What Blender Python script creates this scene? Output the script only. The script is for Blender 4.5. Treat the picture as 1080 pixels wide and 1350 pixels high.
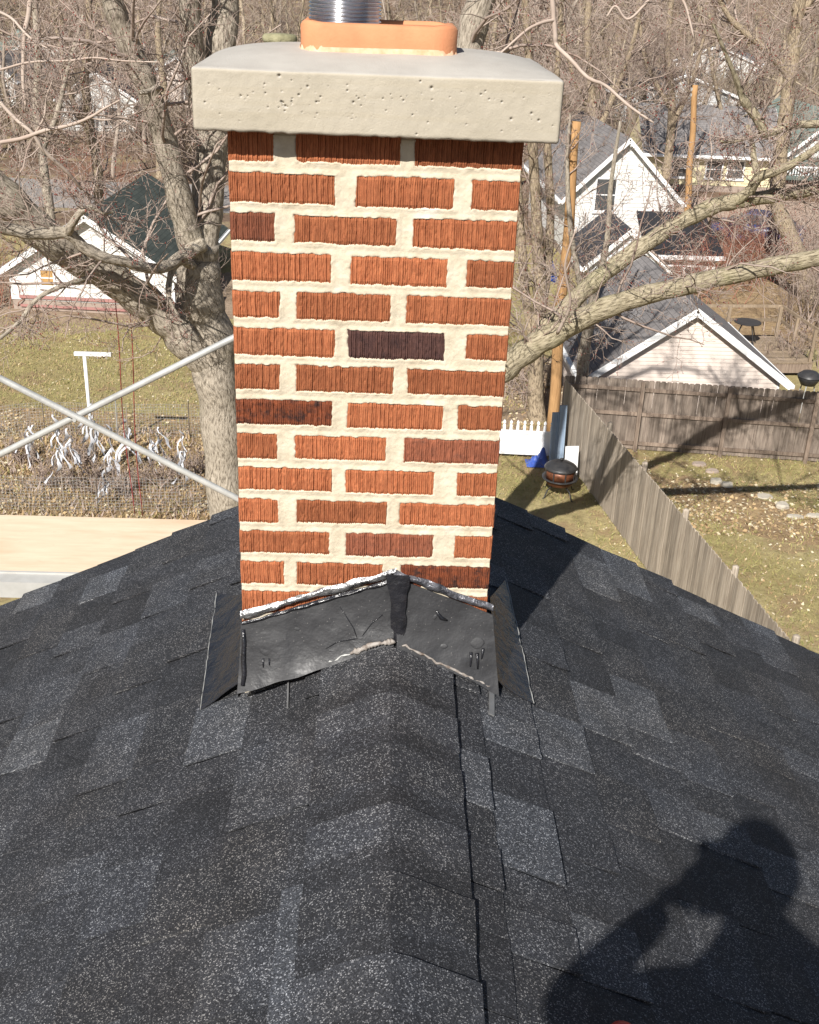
import bpy, math, random
import numpy as np
from mathutils import Vector, Matrix

for o in list(bpy.data.objects): bpy.data.objects.remove(o)
scene = bpy.context.scene
COL = scene.collection
rng = np.random.default_rng(7)
random.seed(7)

# ------------------------------------------------------------------ camera
FP, PITCH, YAW, ROLL = 1489.0, 0.453, 0.0369, 0.043
CAM = np.array([-0.0434, -2.1865, 1.3875])
_F = np.array([math.sin(YAW)*math.cos(PITCH), math.cos(YAW)*math.cos(PITCH), -math.sin(PITCH)])
_R = np.array([math.cos(YAW), -math.sin(YAW), 0.0]); _U = np.cross(_R, _F)
RIGHT = math.cos(ROLL)*_R + math.sin(ROLL)*_U
UP = -math.sin(ROLL)*_R + math.cos(ROLL)*_U
cam = bpy.data.cameras.new('camera'); camo = bpy.data.objects.new('camera', cam); COL.objects.link(camo)
camo.matrix_world = Matrix(((RIGHT[0], UP[0], -_F[0], CAM[0]), (RIGHT[1], UP[1], -_F[1], CAM[1]),
                            (RIGHT[2], UP[2], -_F[2], CAM[2]), (0, 0, 0, 1)))
cam.sensor_fit = 'VERTICAL'; cam.sensor_height = 24.0; cam.lens = 24.0*FP/1350.0
cam.clip_start = 0.02; cam.clip_end = 3000
scene.camera = camo

# ------------------------------------------------------------------ sky, sun, exposure
SUN_EL, SUN_AZ = math.radians(40.2), math.radians(21.8)     # azimuth the light travels towards, from +Y to +X
L = Vector((math.sin(SUN_AZ)*math.cos(SUN_EL), math.cos(SUN_AZ)*math.cos(SUN_EL), -math.sin(SUN_EL)))
world = bpy.data.worlds.new('World'); scene.world = world; world.use_nodes = True
nt = world.node_tree; nt.nodes.clear()
sky = nt.nodes.new('ShaderNodeTexSky'); sky.sky_type = 'NISHITA'; sky.sun_disc = False
sky.sun_elevation = SUN_EL; sky.sun_rotation = SUN_AZ + math.pi
bg = nt.nodes.new('ShaderNodeBackground'); bg.inputs[1].default_value = 0.05
wo = nt.nodes.new('ShaderNodeOutputWorld')
nt.links.new(sky.outputs[0], bg.inputs[0]); nt.links.new(bg.outputs[0], wo.inputs[0])
sl = bpy.data.lights.new('sun', 'SUN'); sl.energy = 5.0; sl.angle = math.radians(0.5); sl.color = (1.0, 0.96, 0.90)
so = bpy.data.objects.new('sun', sl); COL.objects.link(so)
so.rotation_euler = L.to_track_quat('-Z', 'Y').to_euler(); so.location = (0, 0, 30)
vs = scene.view_settings
vs.view_transform = 'Standard'; vs.look = 'None'; vs.gamma = 1; vs.use_curve_mapping = False; vs.exposure = 0.62
scene.cycles.max_bounces = 6

# ------------------------------------------------------------------ pixel helpers
GZ = -9.5            # ground level; z = 0 is the roof ridge
TS = 0.4896          # roof slope
def ray(px, py): return _F + RIGHT*(px-540)/FP - UP*(py-675)/FP
def at(px, py, Y):
    d = ray(px, py); return CAM + d*(Y-CAM[1])/d[1]
def gnd(px, py, z=GZ):
    d = ray(px, py); return CAM + d*(z-CAM[2])/d[2]
def roofp(px, py, side):
    d = ray(px, py); k = (-TS*side*CAM[0]-CAM[2])/(d[2]+TS*side*d[0]); return CAM + d*k
def depth(P): return float((np.asarray(P)-CAM) @ _F)

# ------------------------------------------------------------------ materials
def newmat(name):
    m = bpy.data.materials.new(name); m.use_nodes = True
    t = m.node_tree; b = t.nodes['Principled BSDF']
    return m, t, b
def N(t, typ, **kw):
    n = t.nodes.new(typ)
    for k, v in kw.items():
        if k.startswith('i_'):
            key = k[2:]; n.inputs[int(key) if key.isdigit() else key].default_value = v
        else: setattr(n, k, v)
    return n
def coords(t, scale=(1, 1, 1), kind='Object'):
    tc = N(t, 'ShaderNodeTexCoord'); mp = N(t, 'ShaderNodeMapping'); mp.inputs['Scale'].default_value = scale
    t.links.new(tc.outputs[kind], mp.inputs[0]); return mp.outputs[0]
def wcoords(t, scale=(1, 1, 1)):
    g = N(t, 'ShaderNodeNewGeometry'); mp = N(t, 'ShaderNodeMapping'); mp.inputs['Scale'].default_value = scale
    t.links.new(g.outputs['Position'], mp.inputs[0]); return mp.outputs[0]
def noise(t, vec, scale, detail=4, rough=0.6):
    n = N(t, 'ShaderNodeTexNoise'); n.inputs['Scale'].default_value = scale; n.inputs['Detail'].default_value = detail
    n.inputs['Roughness'].default_value = rough; t.links.new(vec, n.inputs['Vector']); return n.outputs['Fac']
def ramp(t, fac, stops):
    r = N(t, 'ShaderNodeValToRGB'); e = r.color_ramp.elements
    while len(e) < len(stops): e.new(0.5)
    for el, (p, c) in zip(e, stops):
        el.position = p; el.color = (c[0], c[1], c[2], 1) if hasattr(c, '__len__') else (c, c, c, 1)
    t.links.new(fac, r.inputs[0]); return r.outputs[0]
def mix(t, fac, a, b, mode='MIX'):
    m = N(t, 'ShaderNodeMix', data_type='RGBA', blend_type=mode)
    for s, v in ((0, fac), (6, a), (7, b)):
        if hasattr(v, 'type') and hasattr(v, 'is_linked'): t.links.new(v, m.inputs[s])
        elif hasattr(v, '__len__'): m.inputs[s].default_value = (v[0], v[1], v[2], 1)
        else: m.inputs[s].default_value = v
    return m.outputs[2]
def bump(t, h, dist, strength=1.0, prev=None):
    b = N(t, 'ShaderNodeBump'); b.inputs['Distance'].default_value = dist; b.inputs['Strength'].default_value = strength
    t.links.new(h, b.inputs['Height'])
    if prev is not None: t.links.new(prev, b.inputs['Normal'])
    return b.outputs[0]
def simple(name, c1, c2=None, scale=8, rough=0.7, metal=0.0, bd=0.0, bscale=60, stretch=(1, 1, 1), spec=0.4):
    m, t, b = newmat(name); v = coords(t, stretch)
    c2 = c2 or tuple(x*0.8 for x in c1)
    t.links.new(ramp(t, noise(t, v, scale, 5), [(0.32, c1), (0.68, c2)]), b.inputs['Base Color'])
    b.inputs['Roughness'].default_value = rough; b.inputs['Metallic'].default_value = metal
    b.inputs['Specular IOR Level'].default_value = spec
    if bd: t.links.new(bump(t, noise(t, v, bscale, 4), bd), b.inputs['Normal'])
    return m

M = {}
def shingle_mat(name, base, speck):
    m, t, b = newmat(name); v = wcoords(t)
    vo = N(t, 'ShaderNodeTexVoronoi', feature='F1'); vo.inputs['Scale'].default_value = 500; t.links.new(v, vo.inputs['Vector'])
    sep = N(t, 'ShaderNodeSeparateColor'); t.links.new(vo.outputs['Color'], sep.inputs[0])
    gran = ramp(t, sep.outputs[0], [(0.0, tuple(x*0.35 for x in base)), (0.60, base), (0.83, tuple(x*1.4 for x in base)), (0.91, speck), (1.0, tuple(x*2.2 for x in speck))])
    big = ramp(t, noise(t, v, 9, 4), [(0.3, 0.72), (0.7, 1.25)])
    warm = ramp(t, noise(t, v, 3.0, 3), [(0.40, (1, 1, 1)), (0.75, (1.12, 1.03, 0.92))])
    t.links.new(mix(t, 1.0, mix(t, 1.0, gran, big, 'MULTIPLY'), warm, 'MULTIPLY'), b.inputs['Base Color'])
    b.inputs['Roughness'].default_value = 0.72; b.inputs['Specular IOR Level'].default_value = 0.42
    n1 = bump(t, sep.outputs[1], 0.0016, 0.9)
    t.links.new(bump(t, noise(t, v, 45, 3), 0.003, 0.5, n1), b.inputs['Normal'])
    return m
SHM = [shingle_mat('shingle_black', (0.0190, 0.0202, 0.0240), (0.064, 0.066, 0.072)),
       shingle_mat('shingle_charcoal', (0.0250, 0.0267, 0.0318), (0.096, 0.098, 0.105)),
       shingle_mat('shingle_slate', (0.0345, 0.0372, 0.0445), (0.130, 0.134, 0.143)),
       shingle_mat('shingle_grey', (0.050, 0.0545, 0.064), (0.165, 0.171, 0.183)),
       shingle_mat('shingle_dark_blend', (0.0240, 0.0252, 0.0295), (0.112, 0.112, 0.114))]

def brick_mat(name, ca, cb, cdark, darkamt):
    m, t, b = newmat(name); v = wcoords(t)
    oi = N(t, 'ShaderNodeObjectInfo')
    c = ramp(t, noise(t, v, 55, 5, 0.7), [(0.3, ca), (0.7, cb)])
    hv = N(t, 'ShaderNodeHueSaturation')
    mr = N(t, 'ShaderNodeMapRange'); mr.inputs['To Min'].default_value = 0.8; mr.inputs['To Max'].default_value = 1.2
    t.links.new(oi.outputs['Random'], mr.inputs[0]); t.links.new(mr.outputs[0], hv.inputs['Value']); t.links.new(c, hv.inputs['Color'])
    streak = noise(t, wcoords(t, (1, 1, 0.09)), 330, 3, 0.6)
    c = mix(t, 1.0, c, ramp(t, streak, [(0.3, 0.72), (0.5, 1.0), (0.72, 1.28)]), 'MULTIPLY'); t.links.new(c, hv.inputs['Color'])
    dk = ramp(t, noise(t, v, 38, 4, 0.75), [(0.66-darkamt, 0), (0.80-darkamt, 1)])
    c2 = mix(t, dk, hv.outputs[0], cdark)
    # pale mortar film wiped over the face in places
    film = ramp(t, noise(t, v, 160, 6, 0.75), [(0.66, 0), (0.78, 0.75)])
    c3 = mix(t, film, c2, (0.55, 0.42, 0.28))
    t.links.new(c3, b.inputs['Base Color']); b.inputs['Roughness'].default_value = 0.85; b.inputs['Specular IOR Level'].default_value = 0.2
    t.links.new(bump(t, noise(t, v, 420, 4, 0.7), 0.0012), b.inputs['Normal'])
    return m
M['brick'] = brick_mat('red_brick', (0.365, 0.128, 0.056), (0.265, 0.086, 0.038), (0.16, 0.056, 0.03), 0.02)
M['brick_dark'] = brick_mat('purple_brown_brick', (0.085, 0.040, 0.032), (0.050, 0.026, 0.024), (0.035, 0.02, 0.02), 0.1)
M['brick_mottled'] = brick_mat('mottled_brick', (0.22, 0.062, 0.026), (0.12, 0.038, 0.02), (0.045, 0.022, 0.018), 0.16)
M['brick_dull'] = brick_mat('dull_brick', (0.25, 0.085, 0.045), (0.18, 0.065, 0.038), (0.13, 0.06, 0.04), 0.05)

def mortar_mat():
    m, t, b = newmat('cream_mortar'); v = wcoords(t)
    c = ramp(t, noise(t, v, 22, 6, 0.65), [(0.25, (0.43, 0.36, 0.26)), (0.5, (0.56, 0.49, 0.37)), (0.8, (0.64, 0.58, 0.47))])
    c = mix(t, ramp(t, noise(t, v, 130, 5, 0.7), [(0.62, 0), (0.72, 0.5)]), c, (0.42, 0.33, 0.22))
    c = mix(t, ramp(t, noise(t, v, 9, 3), [(0.6, 0), (0.75, 0.6)]), c, (0.74, 0.72, 0.66))
    c = mix(t, ramp(t, noise(t, wcoords(t, (3, 1, 12)), 4, 5, .7), [(0.5, 0), (0.72, 0.55)]), c, (0.43, 0.37, 0.29))
    t.links.new(c, b.inputs['Base Color']); b.inputs['Roughness'].default_value = 0.9; b.inputs['Specular IOR Level'].default_value = 0.15
    t.links.new(bump(t, noise(t, v, 600, 5, 0.75), 0.0012, 0.9), b.inputs['Normal'])
    return m
M['mortar'] = mortar_mat()
def concrete_mat():
    m, t, b = newmat('cast_concrete'); v = wcoords(t)
    c = ramp(t, noise(t, v, 7, 6, 0.6), [(0.3, (0.365, 0.325, 0.255)), (0.7, (0.43, 0.385, 0.31))])
    band = noise(t, wcoords(t, (1.2, 1.2, 40)), 1.6, 3)
    c = mix(t, ramp(t, band, [(0.45, 0), (0.75, 0.45)]), c, (0.36, 0.31, 0.225))
    c = mix(t, ramp(t, noise(t, v, 240, 3), [(0.66, 0), (0.74, 0.5)]), c, (0.55, 0.49, 0.38))
    c = mix(t, ramp(t, noise(t, v, 420, 4, .7), [(0.62, 0), (0.72, 0.6)]), c, (0.24, 0.205, 0.15))
    c = mix(t, ramp(t, noise(t, wcoords(t, (6, 6, 1.2)), 3, 6, .7), [(0.52, 0), (0.75, 0.4)]), c, (0.30, 0.265, 0.20))
    g = N(t, 'ShaderNodeNewGeometry'); s = N(t, 'ShaderNodeSeparateXYZ'); t.links.new(g.outputs['True Normal'], s.inputs[0])
    c = mix(t, ramp(t, s.outputs[2], [(0.35, 0), (0.8, 1)]), c, ramp(t, noise(t, v, 14, 6), [(0.3, (0.36, 0.335, 0.30)), (0.7, (0.42, 0.395, 0.355))]))
    t.links.new(c, b.inputs['Base Color']); b.inputs['Roughness'].default_value = 0.8; b.inputs['Specular IOR Level'].default_value = 0.25
    t.links.new(bump(t, noise(t, v, 260, 5, 0.75), 0.0012, 0.9), b.inputs['Normal'])
    return m
M['concrete'] = concrete_mat()
M['clay'] = simple('orange_clay', (0.56, 0.25, 0.125), (0.49, 0.205, 0.10), 18, 0.75, bd=0.0008, bscale=220, spec=0.25)
M['clay_stain'] = simple('mortar_stained_clay', (0.62, 0.45, 0.31), (0.55, 0.30, 0.17), 60, 0.85, bd=0.001, bscale=200)
M['steel'] = simple('stainless_steel', (0.72, 0.73, 0.76), (0.6, 0.61, 0.64), 30, 0.2, 1.0)
M['tab'] = simple('dull_zinc_strip', (0.22, 0.22, 0.22), (0.15, 0.15, 0.15), 20, 0.5, 0.3)
M['galv'] = simple('galvanised_steel', (0.44, 0.44, 0.42), (0.31, 0.31, 0.295), 14, 0.5, 0.15, bd=0.001, bscale=60)
M['alu'] = simple('aluminium', (0.50, 0.49, 0.46), (0.40, 0.39, 0.36), 9, 0.5, 0.1)
def tar_mat():
    m, t, b = newmat('black_flashing_sealer'); v = wcoords(t)
    c = ramp(t, noise(t, v, 10, 5), [(0.3, (0.020, 0.020, 0.022)), (0.7, (0.040, 0.040, 0.042))])
    sp = N(t, 'ShaderNodeTexVoronoi'); sp.inputs['Scale'].default_value = 90; t.links.new(v, sp.inputs['Vector'])
    c = mix(t, ramp(t, sp.outputs['Distance'], [(0.05, 0.7), (0.13, 0)]), c, (0.17, 0.16, 0.15))
    t.links.new(c, b.inputs['Base Color']); t.links.new(ramp(t, noise(t, v, 16, 5, .7), [(0.38, .42), (0.62, .68)]), b.inputs['Roughness']); b.inputs['Specular IOR Level'].default_value = 0.5
    n1 = bump(t, noise(t, v, 14, 4), 0.008, 0.7)
    t.links.new(bump(t, noise(t, v, 130, 4), 0.001, 0.6, n1), b.inputs['Normal'])
    return m
M['tar'] = tar_mat()
M['wet_tar'] = simple('glossy_tar', (0.010, 0.010, 0.012), (0.018, 0.018, 0.022), 25, 0.25, bd=0.006, bscale=35, spec=0.6)
M['foil'] = simple('silver_flashing_tape', (0.60, 0.60, 0.60), (0.05, 0.05, 0.055), 26, 0.33, 0.8, bd=0.006, bscale=50)
M['foil_dark'] = simple('tarred_flashing_tape', (0.02, 0.021, 0.026), (0.20, 0.20, 0.22), 34, 0.3, 0.4, bd=0.006, bscale=55)
M['caulk'] = simple('dirty_caulk', (0.36, 0.33, 0.30), (0.13, 0.10, 0.08), 70, 0.8, bd=0.003, bscale=90)
M['red'] = simple('red_rubber', (0.50, 0.03, 0.02), (0.42, 0.02, 0.02), 20, 0.4)
def ply_mat():
    m, t, b = newmat('plywood_deck'); v = coords(t, (1, 1, 1))
    c = ramp(t, noise(t, coords(t, (1.2, 9, 1)), 3.0, 6, 0.7), [(0.3, (0.60, 0.46, 0.32)), (0.55, (0.66, 0.53, 0.38)), (0.75, (0.70, 0.58, 0.43))])
    c = mix(t, ramp(t, noise(t, coords(t, (1.0, 3.5, 1)), 1.7, 5, 0.6), [(0.5, 0), (0.75, 0.75)]), c, (0.55, 0.36, 0.22))
    c = mix(t, ramp(t, noise(t, coords(t, (1, 2, 1)), 16, 5, .75), [(0.62, 0), (0.72, .5)]), c, (0.36, 0.26, 0.18))
    t.links.new(c, b.inputs['Base Color']); b.inputs['Roughness'].default_value = 0.75
    return m
M['ply'] = ply_mat()

def bark_mat(name, ca, cb, cc, us=10.0, vs_=2.6, bd=0.045, moss=0.0):
    m, t, b = newmat(name); v = coords(t, (us, vs_, 1), 'UV')
    n1 = noise(t, v, 3.0, 6, 0.65)
    c = ramp(t, n1, [(0.38, cc), (0.48, cb), (0.60, ca)])
    if moss: c = mix(t, ramp(t, noise(t, wcoords(t), 1.3, 5), [(0.5, 0), (0.7, moss)]), c, (0.24, 0.24, 0.10))
    c = mix(t, ramp(t, noise(t, wcoords(t), 2.5, 4), [(0.45, 0), (0.7, 0.4)]), c, tuple(x*0.72 for x in ca))
    t.links.new(c, b.inputs['Base Color']); b.inputs['Roughness'].default_value = 0.95; b.inputs['Specular IOR Level'].default_value = 0.1
    t.links.new(bump(t, n1, bd, 1.0), b.inputs['Normal'])
    return m
M['bark'] = bark_mat('grey_bark', (0.48, 0.42, 0.34), (0.35, 0.30, 0.24), (0.14, 0.117, 0.09), moss=0.12)
M['bark_mossy'] = bark_mat('lichen_bark', (0.43, 0.37, 0.265), (0.31, 0.265, 0.18), (0.13, 0.105, 0.07), moss=0.35)
M['bark_tan'] = bark_mat('tan_bark', (0.42, 0.34, 0.24), (0.31, 0.245, 0.17), (0.13, 0.10, 0.07))
M['branch'] = simple('branch_bark', (0.36, 0.305, 0.25), (0.23, 0.185, 0.15), 3, 0.95, spec=0.1)
M['twig'] = simple('twig_bark', (0.42, 0.345, 0.295), (0.26, 0.19, 0.155), 1.5, 0.9, spec=0.1)
M['twig_pale'] = simple('pale_twig_bark', (0.48, 0.40, 0.34), (0.36, 0.28, 0.23), 1.5, 0.9, spec=0.1)
M['bud'] = simple('red_buds', (0.28, 0.055, 0.045), (0.20, 0.06, 0.05), 5, 0.8, spec=0.1)
M['far_twig'] = simple('far_twig_bark', (0.40, 0.33, 0.275), (0.17, 0.125, 0.095), 0.12, 0.95, spec=0.05)
M['far_branch'] = simple('far_branch_bark', (0.40, 0.33, 0.24), (0.22, 0.175, 0.12), 0.3, 0.95, spec=0.05)
M['pole'] = simple('orange_brown_pole_wood', (0.46, 0.27, 0.12), (0.30, 0.165, 0.07), 5, 0.85, stretch=(6, 6, 0.5), bd=0.01, bscale=9)

def wood_grey(name, ca, cb, cc):
    m, t, b = newmat(name); v = wcoords(t, (14, 14, 0.9))
    oi = N(t, 'ShaderNodeObjectInfo')
    c = ramp(t, noise(t, v, 1.6, 6, 0.7), [(0.28, cc), (0.5, cb), (0.72, ca)])
    mr = N(t, 'ShaderNodeMapRange'); mr.inputs['To Min'].default_value = 0.72; mr.inputs['To Max'].default_value = 1.22
    t.links.new(oi.outputs['Random'], mr.inputs[0])
    hv = N(t, 'ShaderNodeHueSaturation'); t.links.new(mr.outputs[0], hv.inputs['Value']); t.links.new(c, hv.inputs['Color'])
    t.links.new(hv.outputs[0], b.inputs['Base Color']); b.inputs['Roughness'].default_value = 0.9; b.inputs['Specular IOR Level'].default_value = 0.15
    return m
M['fence_brown'] = wood_grey('weathered_fence_wood', (0.33, 0.275, 0.225), (0.205, 0.165, 0.135), (0.09, 0.07, 0.055))
M['fence_rail'] = wood_grey('weathered_rail_wood', (0.30, 0.24, 0.19), (0.21, 0.16, 0.125), (0.11, 0.08, 0.06))
M['fence_grey'] = wood_grey('silver_grey_fence_wood', (0.45, 0.39, 0.32), (0.32, 0.27, 0.215), (0.17, 0.135, 0.105))
M['white'] = simple('white_paint', (0.80, 0.80, 0.79), (0.72, 0.72, 0.71), 2, 0.55)
M['vinyl'] = simple('white_vinyl', (0.80, 0.80, 0.80), (0.76, 0.76, 0.77), 2, 0.4)
M['siding_white'] = simple('white_siding', (0.66, 0.65, 0.62), (0.58, 0.57, 0.54), 1.2, 0.6)
M['siding_grey'] = simple('pale_grey_siding', (0.60, 0.61, 0.61), (0.52, 0.53, 0.53), 1.2, 0.6)
M['siding_pink'] = simple('pinkish_cream_siding', (0.68, 0.59, 0.52), (0.62, 0.53, 0.47), 1.0, 0.65)
M['siding_yellow'] = simple('pale_yellow_siding', (0.70, 0.62, 0.40), (0.64, 0.56, 0.36), 1.0, 0.65)
M['foundation'] = simple('foundation_block', (0.36, 0.29, 0.24), (0.28, 0.22, 0.18), 3, 0.9)
def roof_far(name, ca, cb):
    m, t, b = newmat(name); v = coords(t, (1, 1, 1), 'UV')
    br = N(t, 'ShaderNodeTexBrick'); br.inputs['Scale'].default_value = 1.0
    br.inputs['Brick Width'].default_value = 0.33; br.inputs['Row Height'].default_value = 0.15; br.inputs['Mortar Size'].default_value = 0.008
    br.inputs['Color1'].default_value = (*ca, 1); br.inputs['Color2'].default_value = (*cb, 1); br.inputs['Mortar'].default_value = (cb[0]*0.6, cb[1]*0.6, cb[2]*0.6, 1)
    t.links.new(v, br.inputs['Vector'])
    c = mix(t, 1.0, br.outputs['Color'], ramp(t, noise(t, v, 1.1, 5), [(0.3, 0.78), (0.7, 1.2)]), 'MULTIPLY')
    t.links.new(c, b.inputs['Base Color']); b.inputs['Roughness'].default_value = 0.9; b.inputs['Specular IOR Level'].default_value = 0.2
    return m
M['roof_grey'] = roof_far('grey_roof_shingles', (0.215, 0.20, 0.195), (0.165, 0.154, 0.152))
M['roof_dark'] = roof_far('dark_roof_shingles', (0.055, 0.055, 0.062), (0.04, 0.04, 0.046))
M['roof_green'] = roof_far('dark_green_roof_shingles', (0.075, 0.085, 0.075), (0.05, 0.06, 0.054))
M['roof_sage'] = roof_far('sage_roof_shingles', (0.22, 0.26, 0.23), (0.17, 0.21, 0.185))
M['glass'] = simple('window_glass', (0.05, 0.055, 0.06), (0.09, 0.09, 0.09), 3, 0.12, spec=0.6)
M['boarded'] = simple('boarded_window', (0.45, 0.27, 0.10), (0.35, 0.20, 0.07), 4, 0.7)
M['door_red'] = simple('red_trim_paint', (0.38, 0.19, 0.17), (0.33, 0.16, 0.145), 3, 0.7)
M['blue_tarp'] = simple('blue_tarp', (0.03, 0.07, 0.30), (0.05, 0.10, 0.38), 6, 0.5)
M['blue_board'] = simple('blue_grey_board', (0.26, 0.33, 0.42), (0.20, 0.26, 0.34), 3, 0.55)
M['copper'] = simple('copper_brown_steel', (0.20, 0.075, 0.035), (0.11, 0.04, 0.022), 8, 0.45, 0.3)
M['black_metal'] = simple('black_metal', (0.025, 0.025, 0.027), (0.045, 0.043, 0.042), 9, 0.45)
M['stone'] = simple('pale_stone', (0.44, 0.40, 0.33), (0.36, 0.32, 0.26), 8, 0.9, bd=0.01, bscale=30)
M['plastic_strip'] = simple('white_plastic_sheet', (0.66, 0.67, 0.70), (0.46, 0.47, 0.51), 12, 0.4)
M['wire'] = simple('galvanised_wire', (0.40, 0.39, 0.37), (0.30, 0.29, 0.28), 4, 0.6, 0.2)
M['rope'] = simple('red_rope', (0.42, 0.08, 0.08), (0.34, 0.06, 0.06), 10, 0.8)
M['car_blue'] = simple('dark_blue_car_paint', (0.025, 0.04, 0.12), (0.03, 0.05, 0.14), 3, 0.25, spec=0.6)
M['tyre'] = simple('tyre_rubber', (0.02, 0.02, 0.02), (0.03, 0.03, 0.03), 8, 0.8)
M['deck_wood'] = wood_grey('deck_wood', (0.36, 0.28, 0.20), (0.26, 0.20, 0.14), (0.14, 0.10, 0.07))
M['lichen'] = simple('weathered_mortar_lump', (0.30, 0.28, 0.17), (0.17, 0.16, 0.09), 40, 0.9, bd=0.004, bscale=120)
M['skin'] = simple('skin', (0.55, 0.34, 0.25), (0.50, 0.30, 0.22), 20, 0.6)
M['jacket'] = simple('dark_work_jacket', (0.05, 0.055, 0.07), (0.035, 0.04, 0.05), 20, 0.9)
M['jeans'] = simple('blue_jeans', (0.06, 0.08, 0.14), (0.04, 0.06, 0.11), 30, 0.9)
M['hair'] = simple('brown_hair', (0.05, 0.03, 0.02), (0.03, 0.02, 0.015), 30, 0.8)
M['leaf'] = simple('dead_leaf', (0.48, 0.36, 0.20), (0.30, 0.20, 0.11), 0.8, 0.9, spec=0.1)
M['leaf_pale'] = simple('pale_dead_leaf', (0.60, 0.54, 0.40), (0.46, 0.37, 0.24), 0.8, 0.9, spec=0.1)
M['blade'] = simple('dormant_grass_blade', (0.38, 0.33, 0.14), (0.23, 0.235, 0.085), 0.7, 0.95, spec=0.1)

def ground_mat(name, stops, s1=0.35, s2=6.0, extra=None):
    m, t, b = newmat(name); v = wcoords(t)
    c = ramp(t, noise(t, v, s1, 7, 0.62), stops)
    c = mix(t, 1.0, c, ramp(t, noise(t, v, s2, 6, 0.7), [(0.25, 0.62), (0.5, 1.0), (0.75, 1.35)]), 'MULTIPLY')
    if extra: c = mix(t, ramp(t, noise(t, v, extra[1], 5, 0.7), [(0.52, 0), (0.62, 1)]), c, extra[0])
    t.links.new(c, b.inputs['Base Color']); b.inputs['Roughness'].default_value = 0.98; b.inputs['Specular IOR Level'].default_value = 0.05
    t.links.new(bump(t, noise(t, v, 14, 6, 0.75), 0.05), b.inputs['Normal'])
    return m
M['lawn'] = ground_mat('dormant_lawn', [(0.30, (0.29, 0.225, 0.125)), (0.46, (0.31, 0.26, 0.12)), (0.60, (0.37, 0.305, 0.16)), (0.76, (0.235, 0.225, 0.085))], 0.28, 5, ((0.30, 0.22, 0.125), 1.1))
M['dirt'] = ground_mat('bare_dirt', [(0.3, (0.24, 0.175, 0.12)), (0.55, (0.33, 0.25, 0.18)), (0.75, (0.27, 0.20, 0.13))], 0.6, 6)
M['litter'] = ground_mat('leaf_litter', [(0.3, (0.20, 0.135, 0.08)), (0.5, (0.31, 0.22, 0.13)), (0.72, (0.25, 0.17, 0.10))], 0.7, 9, ((0.40, 0.29, 0.16), 7))
M['woodfloor'] = ground_mat('woodland_floor', [(0.3, (0.12, 0.082, 0.058)), (0.5, (0.20, 0.14, 0.10)), (0.75, (0.15, 0.105, 0.075))], 0.12, 2.5, ((0.28, 0.22, 0.13), 0.5))
M['road'] = ground_mat('worn_asphalt', [(0.3, (0.26, 0.24, 0.22)), (0.7, (0.33, 0.30, 0.28))], 0.3, 6)
M['drive'] = ground_mat('gravel_drive', [(0.3, (0.40, 0.30, 0.23)), (0.7, (0.47, 0.37, 0.29))], 0.4, 6)

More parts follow.
